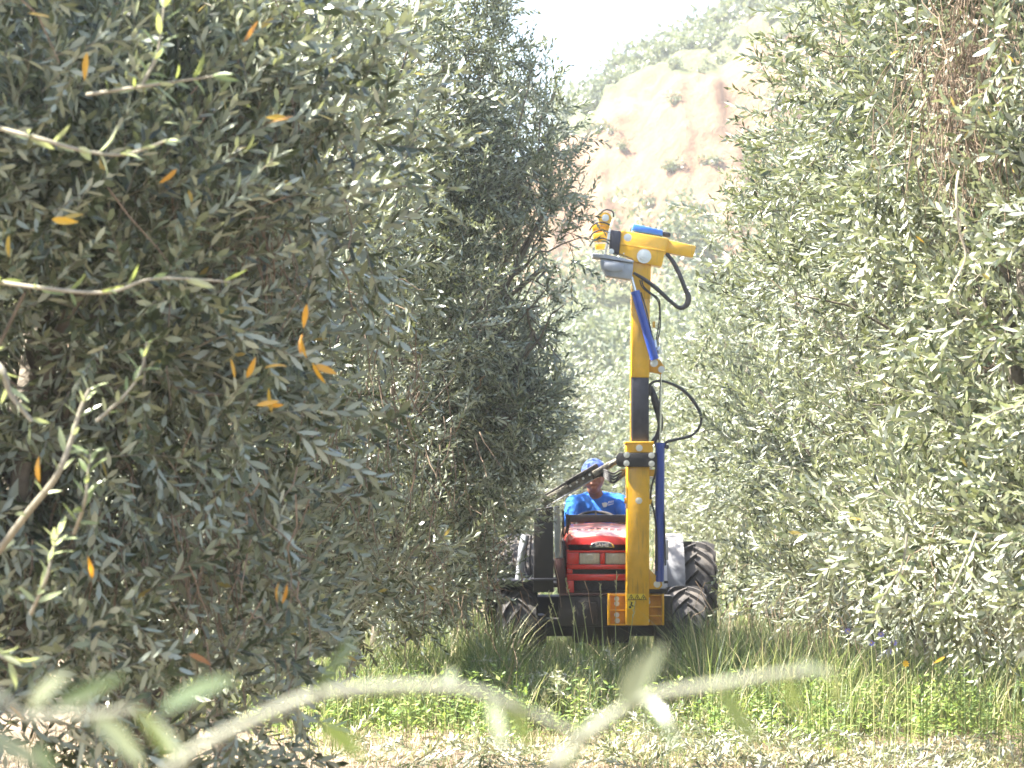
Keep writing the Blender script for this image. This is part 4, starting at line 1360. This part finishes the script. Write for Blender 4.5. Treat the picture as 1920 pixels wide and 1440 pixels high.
for t in np.linspace(.34, .9, 8):
    c = P0.lerp(P1, t) + Vector((dv.z, 0, -dv.x)) * .012
    s = ab(); s.cyl((c.x, c.y - .052, c.z), (c.x, c.y - .062, c.z), .009, n=8); s.build('rivet', M_BOLT, beam)
m = ab()
for k in range(5):
    o_ = random.uniform(-3, 3)
    m.tube([pix(1172, 881 + k * 2.5, MY - .02), pix(1162, 884 + k * 3.5 + o_, MY - .05), pix(1150, 890 + k * 4 + o_, MY - .06), pix(1140, 884 + k * 4, MY - .05), pix(1128, 880 + k * 3, MY), pix(1112, 889 + k * 2, 20.0)], .0075, 8)
m.build('hydraulic_hoses', M_HOSE, arm_root)
# black upright plates
m = ab(); Yp = 20.2
m.prism([(X(1002, Yp), Z(955, Yp)), (X(1037, Yp), Z(950, Yp)), (X(1038, Yp), Z(1110, Yp)), (X(1000, Yp), Z(1110, Yp))], Yp, Yp + .28, bev=.006)
m.build('upright_plate', M_BLACK, arm_root)
m = ab(); m.box((X(1019, Yp), Yp + .10, Z(1086, Yp)), (.20, .26, .018), bev=.003)
m.build('plate_ledge', M_STEEL, arm_root)
m = ab(); m.prism([(X(1038, Yp), Z(950, Yp)), (X(1048.5, Yp), Z(948, Yp)), (X(1055, Yp), Z(1045, Yp)), (X(1040, Yp), Z(1045, Yp))], Yp - .03, Yp + .02, bev=.004)
m.build('grey_upright_bar', mat('grey_bar_paint', (0.28, 0.32, 0.36), .45, noise_amt=.35, noise_scale=14), arm_root)
m = ab(); m.prism([(X(1041, Yp), Z(1046, Yp)), (X(1057, Yp), Z(1046, Yp)), (X(1062, Yp), Z(1112, Yp)), (X(1046, Yp), Z(1112, Yp))], Yp - .03, Yp + .10, bev=.004)
m.build('rusty_lower_bar', M_DRED, arm_root)
m = ab()
for k in range(5):
    x_ = 1054 + k * 3.2
    m.tube([pix(x_, 955 + k * 3, 20.4), pix(x_ + random.uniform(-3, 3), 985, 20.4), pix(x_ + random.uniform(-4, 4), 1010 - k * 3, 20.45)], .006, 6)
m.build('control_cables', M_HOSE, arm_root)
# leaves and twigs caught on the beam
P = np.array([P0.lerp(P1, random.uniform(.72, 1.08)) + Vector((random.gauss(0, .03), -.06 + random.gauss(0, .03), random.gauss(.0, .035))) for _ in range(26)])
D = rng.normal(0, 1, (26, 3)); D /= np.linalg.norm(D, axis=1)[:, None]
v, t, rn, mi = stamp(SPRIG_LO, P - np.array(AO), D, rng.uniform(.35, .6, 26))
o = np_mesh('caught_leaves', v, t, [OLIVE, DEADTWIG], arm_root, face_rnd=rn, mat_idx=mi); o['kind'] = 'stuff'

# ------------------------------------------------------------------ the driver
SKIN = mat('skin', (0.30, 0.12, 0.075), .5, noise_amt=.15, noise_scale=12)
SHIRT = mat('blue_shirt', (0.035, 0.17, 0.62), .85, noise_amt=.15, noise_scale=5, bump=1.0, bump_scale=9, spec=.2)
CAP = mat('blue_cap', (0.10, 0.16, 0.48), .8, noise_amt=.5, noise_scale=22, col2=(0.02, .05, .26), bump=.5, bump_scale=30)
TROUS = mat('dark_trousers', (0.03, 0.04, 0.08), .9, noise_amt=.3, noise_scale=12)
DX, DY = at(1122, 0, 21.95).x, 21.98
PO = (DX, DY, .0)
man = empty('person', PO, 'driver in a blue t-shirt and blue cap seated behind the red hood, head lowered', 'person')


def blob(caps, balls, name, material, vox, parent, smooth_it=8):
    """one continuous surface from tapered capsules and ellipsoids"""
    m = MB(PO)
    for p0, r0, p1, r1 in caps:
        p0 = Vector(p0); p1 = Vector(p1)
        m.cyl(p0, p1, r0, r1, n=16); m.ball(p0, r0, sub=2); m.ball(p1, r1, sub=2)
    for c, r, sc in balls: m.ball(c, r, sc, sub=3)
    o = m.build(name, material, parent, smooth=0)
    md = o.modifiers.new('remesh', 'REMESH'); md.mode = 'VOXEL'; md.voxel_size = vox; md.use_smooth_shade = True
    ms = o.modifiers.new('smooth', 'CORRECTIVE_SMOOTH') if False else o.modifiers.new('smooth', 'SMOOTH'); ms.iterations = smooth_it; ms.factor = .5
    return o


def dz(py): return at(0, py, 21.9).z
def dx(px): return at(px, 0, 21.9).x
HX, HZ = dx(1113), dz(893)
HYd = 21.80
shL, shR = Vector((dx(1078), 21.97, dz(944))), Vector((dx(1162), 21.97, dz(942)))
elL, elR = Vector((dx(1068), 21.86, 1.16)), Vector((dx(1184), 21.84, 1.20))
haL, haR = Vector((TX - .15, 21.60, 1.235)), Vector((TX + .17, 21.60, 1.245))
hip = Vector((DX, 22.12, .98))
fingers = []
for ha, s in ((haL, -1), (haR, 1)):
    for k in range(4):
        b0 = ha + Vector((-.030 + .020 * k, -.035, .012)); L_ = (.030, .034, .032, .026)[k]
        b1 = b0 + Vector((0, -L_, -.006)); b2 = b1 + Vector((0, -.004, -L_ * .9))
        fingers += [(b0, .0095, b1, .0088), (b1, .0088, b2, .0078)]
    t0 = ha + Vector((-.036 * s, .005, 0)); t1 = t0 + Vector((-.012 * s, -.035, -.008)); t2 = t1 + Vector((.008 * s, -.024, -.012))
    fingers += [(t0, .012, t1, .0105), (t1, .0105, t2, .009)]
caps = [
    ((DX, 22.10, 1.02), .11, (DX, 22.06, 1.22), .10), ((DX, 22.06, 1.22), .10, (DX, 22.02, 1.34), .09),
    (shL, .058, shR, .058), ((DX + .0, 21.98, 1.40), .06, (HX, 21.90, HZ - .10), .056),
    (shL, .056, elL, .042), (elL, .040, haL + Vector((0, .05, 0)), .028), (shR, .056, elR, .042), (elR, .040, haR + Vector((0, .05, 0)), .028),
    (haL + Vector((0, .03, 0)), .026, haL + Vector((-.012, -.03, .008)), .022), (haL, .024, haL + Vector((.018, -.03, .008)), .020),
    (haR + Vector((0, .03, 0)), .026, haR + Vector((-.012, -.03, .008)), .022), (haR, .024, haR + Vector((.018, -.03, .008)), .020),
    (hip + Vector((-.09, 0, 0)), .09, (TX - .17, 21.70, .99), .07), (hip + Vector((.09, 0, 0)), .09, (TX + .17, 21.70, .99), .07),
    ((TX - .17, 21.70, .99), .058, (TX - .17, 21.62, .80), .042), ((TX + .17, 21.70, .99), .058, (TX + .17, 21.62, .80), .042),
    ((HX, HYd - .075, HZ - .085), .030, (HX, HYd - .02, HZ - .10), .045),   # jaw
    ((HX, HYd - .103, HZ + .01), .010, (HX, HYd - .125, HZ - .028), .015),  # nose
    ((HX - .028, HYd - .104, HZ - .062), .008, (HX + .028, HYd - .104, HZ - .062), .008),   # lips
    ((HX - .04, HYd - .093, HZ + .022), .009, (HX + .04, HYd - .093, HZ + .022), .009),   # brow
] + fingers
balls = [((HX, HYd, HZ), .112, (.80, .95, 1.10)), ((HX - .079, HYd + .01, HZ - .015), .022, (.45, .8, 1.3)), ((HX + .079, HYd + .01, HZ - .015), .022, (.45, .8, 1.3)),
         ((HX, HYd - .045, HZ - .045), .07, (.86, .86, .9)), ((HX - .035, HYd - .075, HZ - .035), .028, (1, .8, 1)), ((HX + .035, HYd - .075, HZ - .035), .028, (1, .8, 1))]
body = blob(caps, balls, 'body', SKIN, .0065, man, 3)
for s in (-1, 1):
    e = MB(PO); e.ball((HX + s * .031, HYd - .096, HZ - .002), .011, sub=2); ey = e.build('eye', mat('eye_white', (.7, .68, .64), .3), man)
    e = MB(PO); e.ball((HX + s * .031, HYd - .1045, HZ - .004), .0055, sub=2); e.build('iris', M_BLKPR, ey)
shirt = blob([
    ((DX - .05, 22.09, 1.02), .130, (DX - .06, 22.03, 1.24), .125), ((DX + .05, 22.09, 1.02), .130, (DX + .06, 22.03, 1.24), .125),
    ((DX - .07, 22.03, 1.24), .118, (DX - .07, 21.99, 1.335), .100), ((DX + .07, 22.03, 1.24), .118, (DX + .07, 21.99, 1.335), .100),
    ((DX, 21.975, 1.28), .115, (DX, 21.985, 1.385), .088),
    (shL + Vector((.02, .01, -.005)), .074, (DX, 21.99, 1.405), .068), (shR + Vector((-.02, .01, -.005)), .074, (DX, 21.99, 1.405), .068),
    (shL, .070, shL.lerp(elL, .72), .066), (shR, .070, shR.lerp(elR, .72), .066)],
    [], 'shirt', SHIRT, .009, man, 4)
tx_ = bpy.data.textures.new('folds', 'CLOUDS'); tx_.noise_scale = .09
dm = shirt.modifiers.new('folds', 'DISPLACE'); dm.texture = tx_; dm.strength = .022; dm.mid_level = .2
blob([(hip + Vector((-.09, 0, 0)), .105, (TX - .17, 21.70, .99), .082), (hip + Vector((.09, 0, 0)), .105, (TX + .17, 21.70, .99), .082),
      ((TX - .17, 21.70, .99), .072, (TX - .17, 21.62, .77), .055), ((TX + .17, 21.70, .99), .072, (TX + .17, 21.62, .77), .055)], [], 'trousers', TROUS, .012, man)
for s in (-1, 1):
    e = MB(PO); e.box((TX + s * .17, 21.56, .775), (.09, .26, .075), bev=.03, seg=3); e.build('boot', M_BLACK, man)
# cap with a peak, pulled low
m = MB(PO)
m.ball((HX, HYd + .012, HZ + .036), .122, (.85, .95, .92), sub=4)
kill = [v for v in m.bm.verts if v.co.z + 0 < HZ + .030 - (v.co.y + DY - HYd) * .20 ]
bmesh.ops.delete(m.bm, geom=kill, context='VERTS')
bmesh.ops.solidify(m.bm, geom=m.bm.faces[:], thickness=.003)
cap_ = m.build('cap', CAP, man, smooth=60)
m = MB(PO); n = 16
top = [Vector((HX + .088 * math.cos(a), HYd - .045 - .115 * math.sin(a), HZ + .058 - .050 * math.sin(a) + .012 * (1 - abs(math.cos(a)) ** 2))) for a in np.linspace(0, math.pi, n)]
va_ = [m.bm.verts.new(p - m.off) for p in top]; vb_ = [m.bm.verts.new(p - m.off - Vector((0, 0, .004))) for p in top]
m.bm.faces.new(va_); m.bm.faces.new(list(reversed(vb_)))
for k in range(n): m.bm.faces.new((va_[(k + 1) % n], va_[k], vb_[k], vb_[(k + 1) % n]))
m.build('peak', mat('cap_peak', (0.02, 0.035, .12), .8), cap_)
# small white print on the shirt chest
def chest(px, py): 
    return (dx(px), dz(py))
prints = [[(1128, 943), (1136, 941.5), (1139, 944), (1137, 950), (1131, 951), (1129, 947)], [(1139, 943.5), (1141, 939.5), (1142.4, 939.5), (1141, 943.8)], [(1142.5, 943), (1143, 939), (1144.2, 939), (1144.4, 943)],
          [(1145.5, 942.6), (1146, 938.2), (1147.2, 938.2), (1147.2, 942.4)], [(1148.2, 942), (1148.6, 938), (1150, 938), (1149.8, 941.8)], [(1139.5, 946.2), (1150, 943.6), (1150, 944.6), (1140, 947.6)]]
for q in prints:
    m = MB(PO); m.prism([chest(a, b2) for a, b2 in q], 21.868, 21.880); pr_ = m.build('shirt_print', M_WHITE, shirt)

# ------------------------------------------------------------------ single twigs and leaves near the camera
def leaf_mesh(name, L_, W_, fold=.25, curl=.12, n=6):
    V = []; F = []
    for i in range(n + 1):
        t = i / n
        w_ = W_ * .5 * (math.sin(math.pi * t ** .85) ** .8 if 0 < t < 1 else 0.02)
        z = -curl * L_ * t * t
        V += [(-w_, L_ * t, z + fold * w_), (0, L_ * t, z), (w_, L_ * t, z + fold * w_)]
    for i in range(n):
        a = i * 3
        F += [(a, a + 1, a + 4, a + 3), (a + 1, a + 2, a + 5, a + 4)]
    me = bpy.data.meshes.new(name); me.from_pydata(V, [], F); me.update(); me.shade_smooth()
    return me


LM = {}
for key, mt in (('green', GREEN_LEAF), ('pale', PALE_LEAF), ('yellow', YELLOW_LEAF)):
    LM[key] = []
    for k in range(4):
        me = leaf_mesh('leaf', 1.0, .19 + .02 * k, fold=.1 + .1 * k, curl=.02 + .07 * k); me.materials.append(mt); LM[key].append(me)


def place_leaf(parent, off, base, tip, up, kind, wide=1.0):
    base = Vector(base); tip = Vector(tip)
    y = tip - base; L_ = y.length; y.normalize()
    z = Vector(up); z = (z - y * z.dot(y)).normalized(); x = y.cross(z)
    o = bpy.data.objects.new('leaf', random.choice(LM[kind])); C.objects.link(o)
    Mx = Matrix((x, y, z)).transposed().to_4x4()
    Mx = Mx @ Matrix.Diagonal((L_ * wide, L_, L_, 1))
    Mx.translation = base - Vector(off)
    o.parent = parent; o.matrix_local = Mx
    return o


def spray(parent, off, path, r0, r1, kind, nl, ll=.055, material=TWIG, name='branch', fan=1.0):
    m = MB(off); n = len(path)
    m.tube(path, [r0 + (r1 - r0) * i / (n - 1) for i in range(n)], 8)
    b = m.build(name, material, parent)
    path = [Vector(p) for p in path]
    for i in range(nl):
        t = (i + .8) / nl * (n - 1); k = min(int(t), n - 2); p = path[k].lerp(path[k + 1], t - k); d = (path[k + 1] - path[k]).normalized()
        ph = i * 1.57 + random.uniform(-.5, .5)
        for s in (0, math.pi):
            rad = Vector((math.cos(ph + s), math.sin(ph + s), random.uniform(-.3, .6))); rad = (rad - d * rad.dot(d)).normalized()
            th = random.uniform(.6, 1.1) * fan
            dd = d * math.cos(th) + rad * math.sin(th)
            place_leaf(b, off, p, p + dd * ll * random.uniform(.75, 1.2), d + Vector((random.uniform(-.6, .6), random.uniform(-.9, .1), random.uniform(-.2, .7))), kind)
    return b


# leafy branches standing clear of the nearest left tree
t0root, t0lobes = TREES[0]
o0 = tuple(t0root.location)
def q_(px, py, Y): return tuple(at(px, py, Y - .38 if 5 < Y < 9 else Y))
spray(t0root, o0, [q_(-40, 1085, 5.9), q_(50, 965, 5.7), q_(105, 895, 5.6), q_(132, 830, 5.6), q_(150, 770, 5.6), q_(168, 728, 5.6)], .008, .003, 'pale', 9, .05)
spray(t0root, o0, [q_(-60, 640, 5.6), q_(0, 690, 5.5), q_(20, 740, 5.5), q_(60, 790, 5.5)], .009, .004, 'pale', 5, .05)
spray(t0root, o0, [q_(-60, 225, 5.6), q_(60, 255, 5.5), q_(150, 280, 5.5), q_(230, 288, 5.5), q_(310, 262, 5.5)], .005, .0025, 'pale', 8, .062)
spray(t0root, o0, [q_(262, 160, 5.6), q_(290, 105, 5.6), q_(298, 60, 5.6), q_(305, 5, 5.6)], .004, .002, 'green', 6, .055)
spray(t0root, o0, [q_(160, 175, 5.7), q_(260, 160, 5.6), q_(330, 150, 5.6), q_(400, 140, 5.6)], .004, .002, 'green', 6, .055)
spray(t0root, o0, [q_(-60, 520, 5.7), q_(80, 540, 5.6), q_(200, 548, 5.6), q_(290, 522, 5.6), q_(430, 528, 5.7)], .005, .002, 'green', 8, .055)
spray(t0root, o0, [q_(180, 790, 5.9), q_(230, 745, 5.9), q_(262, 700, 5.9), q_(275, 640, 5.9)], .004, .002, 'green', 7, .05)
spray(t0root, o0, [q_(60, 1150, 5.7), q_(90, 1080, 5.6), q_(100, 1030, 5.6), q_(112, 1000, 5.6)], .004, .002, 'pale', 8, .05)
spray(t0root, o0, [q_(140, 1000, 5.8), q_(160, 940, 5.7), q_(165, 890, 5.7), q_(170, 850, 5.7)], .004, .002, 'green', 7, .05)
spray(t0root, o0, [q_(-50, 1180, 5.6), q_(-10, 1220, 5.5), q_(20, 1240, 5.5)], .004, .002, 'pale', 5, .06)
t1root, _ = TREES[1]
spray(t1root, tuple(t1root.location), [q_(640, 380, 8.7), q_(720, 352, 8.6), q_(790, 348, 8.6), q_(855, 352, 8.6)], .004, .002, 'pale', 6, .05)
# single leaves gone yellow
YL = [(455, 75, 300, 0), (160, 95, 100, 0), (90, 30, 200, 0), (550, 215, 160, 0), (540, 222, 190, 0), (330, 315, 130, 0), (15, 440, 100, 0), (95, 410, 10, 0), (110, 412, 340, 0),
      (590, 685, 20, 0), (585, 680, 60, 0), (575, 672, 250, 0), (540, 688, 190, 0), (440, 710, 260, 0), (462, 708, 300, 0), (480, 760, 350, 0), (492, 756, 10, 0), (510, 775, 260, 0), (565, 665, 260, 0),
      (175, 1085, 270, 0), (522, 1130, 262, 0), (530, 1132, 290, 0), (355, 1225, 20, 0), (20, 1320, 40, 0), (575, 570, 100, 0), (75, 905, 260, 0)]
dirs = {}
for (px, py, a, _) in YL:
    Yd = 5.45 if px < 300 else (5.8 if px < 620 else 8.6)
    base = at(px, py, Yd); l_ = random.uniform(.045, .06)
    tip = base + Vector((math.cos(R(a)) * l_, random.uniform(-.02, .02), -math.sin(R(a)) * l_ * -1 if False else math.sin(R(-a)) * l_))
    place_leaf(t0root, o0, base, tip + Vector((0, random.uniform(-.03, .03), 0)), Vector((random.uniform(-1.2, 1.2), -1, random.uniform(-.8, 1.2))), 'yellow', wide=random.uniform(.8, 1.3))
# right trees
for (ti, lst) in ((len(left), [(1905, 115, 8.0), (1672, 105, 8.2), (1770, 1230, 8.4), (1735, 455, 8.2)]),):
    root = TREES[ti][0]
    for px, py, Yd in lst:
        base = at(px, py, Yd); a = random.uniform(0, 6.28); l_ = .055
        place_leaf(root, tuple(root.location), base, base + Vector((math.cos(a) * l_, 0, math.sin(a) * l_ * .5)), Vector((random.uniform(-.5, .5), -1, .4)), 'yellow')
rroot = TREES[len(left)][0]; ro = tuple(rroot.location)
spray(rroot, ro, [q_(1800, 320, 8.0), q_(1795, 360, 7.95), q_(1800, 430, 7.95), q_(1812, 480, 7.95), q_(1790, 530, 7.95), q_(1775, 560, 7.95)], .0034, .0022, 'pale', 3, .05, material=mat('pale_bark', (.42, .36, .26), .8, noise_amt=.3, noise_scale=30))
spray(rroot, ro, [q_(1930, 760, 8.0), q_(1880, 770, 7.9), q_(1840, 790, 7.9)], .005, .002, 'pale', 6, .055)
spray(rroot, ro, [q_(1700, 1000, 8.2), q_(1690, 1060, 8.2), q_(1660, 1110, 8.2), q_(1640, 1150, 8.2)], .004, .002, 'pale', 7, .05)
spray(rroot, ro, [q_(1830, 1000, 8.2), q_(1800, 1070, 8.1), q_(1770, 1130, 8.1)], .004, .002, 'pale', 7, .055)

# out-of-focus shoot arching across the bottom
SY = 1.45
so = (at(300, 0, SY).x, SY + .02, 0)
shoot = empty('olive_shoot', so, 'blurred pale olive shoot arching across the bottom of the view, close to the camera', 'olive shoot')
M_SHOOT = mat('shoot_bark', (.22, .225, .165), .7, noise_amt=.2, noise_scale=30)
m = MB(so)
main = [(so[0] - .02, SY + .02, -.02), (so[0] - .03, SY + .02, .7), (so[0] - .01, SY + .01, 1.32), q_(300, 1520, SY), q_(345, 1425, SY), q_(440, 1368, SY), q_(600, 1302, SY), q_(780, 1286, SY), q_(900, 1298, SY), q_(1000, 1338, SY), q_(1090, 1378, SY)]
m.tube(main, [.007, .006, .005, .0034, .0033, .0032, .0031, .0030, .0028, .0025, .0018], 10)
stem_ = m.build('stem', M_SHOOT, shoot)
m = MB(so); sec = [(so[0] - .025, SY + .02, .8), (at(800, 0, SY).x, SY + .05, 1.25), q_(1020, 1500, SY + .02), q_(1060, 1420, SY + .01), q_(1120, 1362, SY), q_(1210, 1308, SY), q_(1350, 1282, SY), q_(1470, 1262, SY), q_(1560, 1262, SY)]
m.tube(sec, [.004, .004, .004, .003, .0028, .0028, .0025, .0021, .0014], 10)
m.build('side_stem', M_SHOOT, shoot)
LM['shoot'] = []; LM['shootdark'] = []
for key, fx, tl in (('shoot', (.22, .25, .16), (.32, .36, .16)), ('shootdark', (.06, .085, .03), (.13, .17, .03))):  # two copies of one leaf; the light on some is put into colour
    mt_ = leaf_material('blurred_' + key, None, (.25, .28, .2), transl=tl, use_attr=False, fixed=fx, tr_amt=.35)
    for me_ in LM['pale']:
        c_ = me_.copy(); c_.materials.clear(); c_.materials.append(mt_); LM[key].append(c_)
LV = [((1170, 1325), (1215, 1225), 'pale', 1.3), ((1110, 1365), (1040, 1440), 'pale', 1.3), ((920, 1310), (945, 1400), 'pale', 1.3), ((930, 1310), (1030, 1420), 'green', 1.1),
      ((1075, 1380), (1180, 1320), 'pale', 1.2), ((1340, 1285), (1425, 1400), 'green', 1.6), ((1470, 1265), (1500, 1345), 'green', .9), ((1555, 1262), (1490, 1235), 'pale', 1.0), ((1560, 1265), (1580, 1330), 'green', .8),
      ((600, 1350), (690, 1420), 'green', 1.5), ((590, 1305), (665, 1190), 'green', 1.0), ((170, 1340), (290, 1430), 'pale', 1.6), ((260, 1330), (350, 1420), 'pale', 1.2), ((330, 1425), (255, 1320), 'green', .9),
      ((-30, 1370), (110, 1440), 'pale', 1.3), ((100, 1330), (235, 1255), 'green', 1.3), ((75, 1390), (110, 1460), 'green', 1.4), ((60, 1330), (100, 1260), 'pale', .9), ((840, 1290), (850, 1230), 'pale', .7),
      ((1000, 1340), (960, 1300), 'green', .8), ((1210, 1308), (1270, 1390), 'green', .9), ((300, 1330), (430, 1260), 'green', 1.2), ((740, 1290), (790, 1350), 'green', .6)]
for (a, b2, kd, wd) in LV:
    yo = random.uniform(-.08, .05)
    base = at(a[0], a[1], SY + yo * .2); tip = at(b2[0], b2[1], SY + yo)
    place_leaf(stem_, so, base, tip, Vector((random.uniform(-.4, .4), -1, random.uniform(.2, .9))), {'pale': 'shoot', 'green': 'shootdark'}[kd], wide=wd * .8)
m = MB(so)
m.tube([(so[0] - .03, SY + .02, .9), (at(40, 0, SY).x, SY + .02, 1.15), q_(-60, 1400, SY), q_(60, 1345, SY), q_(170, 1340, SY), q_(270, 1325, SY)], [.003, .003, .003, .0021, .002, .001], 8)
m.build('side_stem', M_SHOOT, shoot)

# ------------------------------------------------------------------ tall grass stalks and flowers
M_STALK = mat('stalk', (.36, .40, .16), .7)
M_SEED = mat('seed_head', (.45, .42, .22), .8)
def stalk(px0, py0, px1, py1, Y, i, lab):
    g = at(px0, 0, Y); base = Vector((g.x, Y, gz(g.x, Y) - .01)); tip = at(px1, py1, Y)
    root = empty('wild_grass_stalk', base, lab, 'grass stalk', 'tall grass stalks before the tractor')
    m = MB(base); mid = base.lerp(tip, .55) + Vector((random.uniform(-.02, .02), 0, .02))
    m.tube([base, mid, tip], [.0032, .0026, .0018], 6); m.build('stem', M_STALK, root)
    m = MB(base); d = (tip - mid).normalized()
    for k in range(10):
        p = tip - d * (.012 * k); s = Vector((random.uniform(-1, 1), random.uniform(-1, 1), .8)).normalized()
        m.cyl(p, p + s * .022, .0042, .001, n=6)
    m.build('seed_head', M_SEED, root)
    m = MB(base)
    for k in range(3):
        a = random.uniform(0, 6.28); dd = Vector((math.cos(a), math.sin(a), 0)); q = .006
        b0 = base.lerp(mid, .1 + .2 * k); sd = dd.cross(Vector((0, 0, 1)))
        pts = [(b0 + dd * (.16 * t) + Vector((0, 0, .22 * t - .16 * t * t)), q * (1 - t) + .0006) for t in (0, .35, .7, 1)]
        vs = [[m.bm.verts.new(p + sd * w2 - m.off), m.bm.verts.new(p - sd * w2 - m.off)] for p, w2 in pts]
        for A, B in zip(vs[:-1], vs[1:]): m.bm.faces.new((A[0], A[1], B[1], B[0]))
    m.build('blade', GRASS_SOLID, root)
GRASS_SOLID = leaf_material('grass_blade', None, None, transl=(0.3, .45, .08), use_attr=False, fixed=(.12, .20, .05), tr_amt=.35)
STK = [(1100, 0, 1060, 1085, 19.0, 'thin wild grass stalk leaning left before the red hood'), (1095, 0, 1028, 1110, 18.6, 'pale grass stalk bent left over the black plate'),
       (1128, 0, 1125, 1095, 19.2, 'seeded grass stalk upright before the lower grille'), (1158, 0, 1156, 1075, 19.2, 'grass stalk with a seed head left of the mast foot'),
       (1162, 0, 1190, 1130, 19.2, 'green seeded stalk crossing the warning stickers'), (1110, 0, 1092, 1130, 18.4, 'pale dry grass stalk standing before the weight carrier'),
       (1060, 0, 1030, 1140, 18.2, 'grass stalk leaning left before the left front tyre'), (1085, 0, 1075, 1140, 17.8, 'yellowing stalk between the left tyre and the mast foot'),
       (610, 0, 605, 1170, 15.5, 'single pale stalk in the grass under the left row'), (640, 0, 635, 1175, 15.6, 'single stalk with a bent tip under the left row'),
       (1552, 0, 1553, 1158, 15.4, 'pair stalk standing left of the blue flowers'), (1572, 0, 1570, 1160, 15.5, 'second stalk standing left of the blue flowers'),
       (1320, 0, 1290, 1150, 18.5, 'thin stalk before the right front tyre')]
for i, (a, b2, c, d, Y, lab) in enumerate(STK): stalk(a, b2, c, d, Y, i, lab)

M_BLUEFL = mat('blue_petal', (.22, .22, .58), .6); M_YELFL = mat('yellow_petal', (.8, .55, .04), .6)
def flower(px, py, Y, material, lab, grp):
    p = at(px, py, Y); base = Vector((p.x + random.uniform(-.02, .02), Y, gz(p.x, Y) - .01))
    root = empty('wildflower', base, lab, 'flower', grp)
    m = MB(base); m.tube([base, base.lerp(p, .6) + Vector((.01, 0, 0)), p], .0022, 6); m.build('stem', M_STALK, root)
    for k in range(8):
        a = k * math.pi / 4; m = MB(base); d = Vector((math.cos(a), -.35, math.sin(a))).normalized(); s = d.cross(Vector((0, -1, 0))).normalized()
        vs = [m.bm.verts.new(q - m.off) for q in (p, p + d * .012 - s * .006, p + d * .021, p + d * .012 + s * .006)]
        m.bm.faces.new(vs); m.build('petal', material, root, smooth=0)
    m = MB(base); m.ball(p, .005, sub=1); m.build('flower_centre', M_YELFL, root)
for px, py, Y, lab in [(1650, 1188, 14.2, 'small violet blue flower, topmost of the blue ones'), (1632, 1204, 14.2, 'small violet blue flower, leftmost of the blue ones'),
                       (1674, 1204, 14.3, 'small violet blue flower, rightmost of the blue ones'), (1664, 1220, 14.2, 'small violet blue flower, lowest of the blue ones'), (1588, 1182, 14.8, 'pale blue flower at the tip of a stalk in the grass')]:
    flower(px, py, Y, M_BLUEFL, lab, 'blue wildflowers in the grass')
flower(1696, 1243, 14.2, M_YELFL, 'single yellow flower in the grass below the blue ones', None)

# ------------------------------------------------------------------ haze volume added for the veiling glare
hz = MB(); hz.box((0, 92, 14.5), (440, 240, 31))
hm = bpy.data.materials.new('glare_haze'); hm.use_nodes = True
hn = hm.node_tree; hn.nodes.clear()
pv = hn.nodes.new('ShaderNodeVolumePrincipled'); ho = hn.nodes.new('ShaderNodeOutputMaterial')
pv.inputs['Color'].default_value = (.94, .97, 1.0, 1); pv.inputs['Density'].default_value = .0010; pv.inputs['Anisotropy'].default_value = .3
hn.links.new(pv.outputs[0], ho.inputs['Volume'])
tag(hz.build('haze', hm, smooth=0), 'added haze volume standing in for veiling lens glare over the grove', 'haze', kind='stuff')
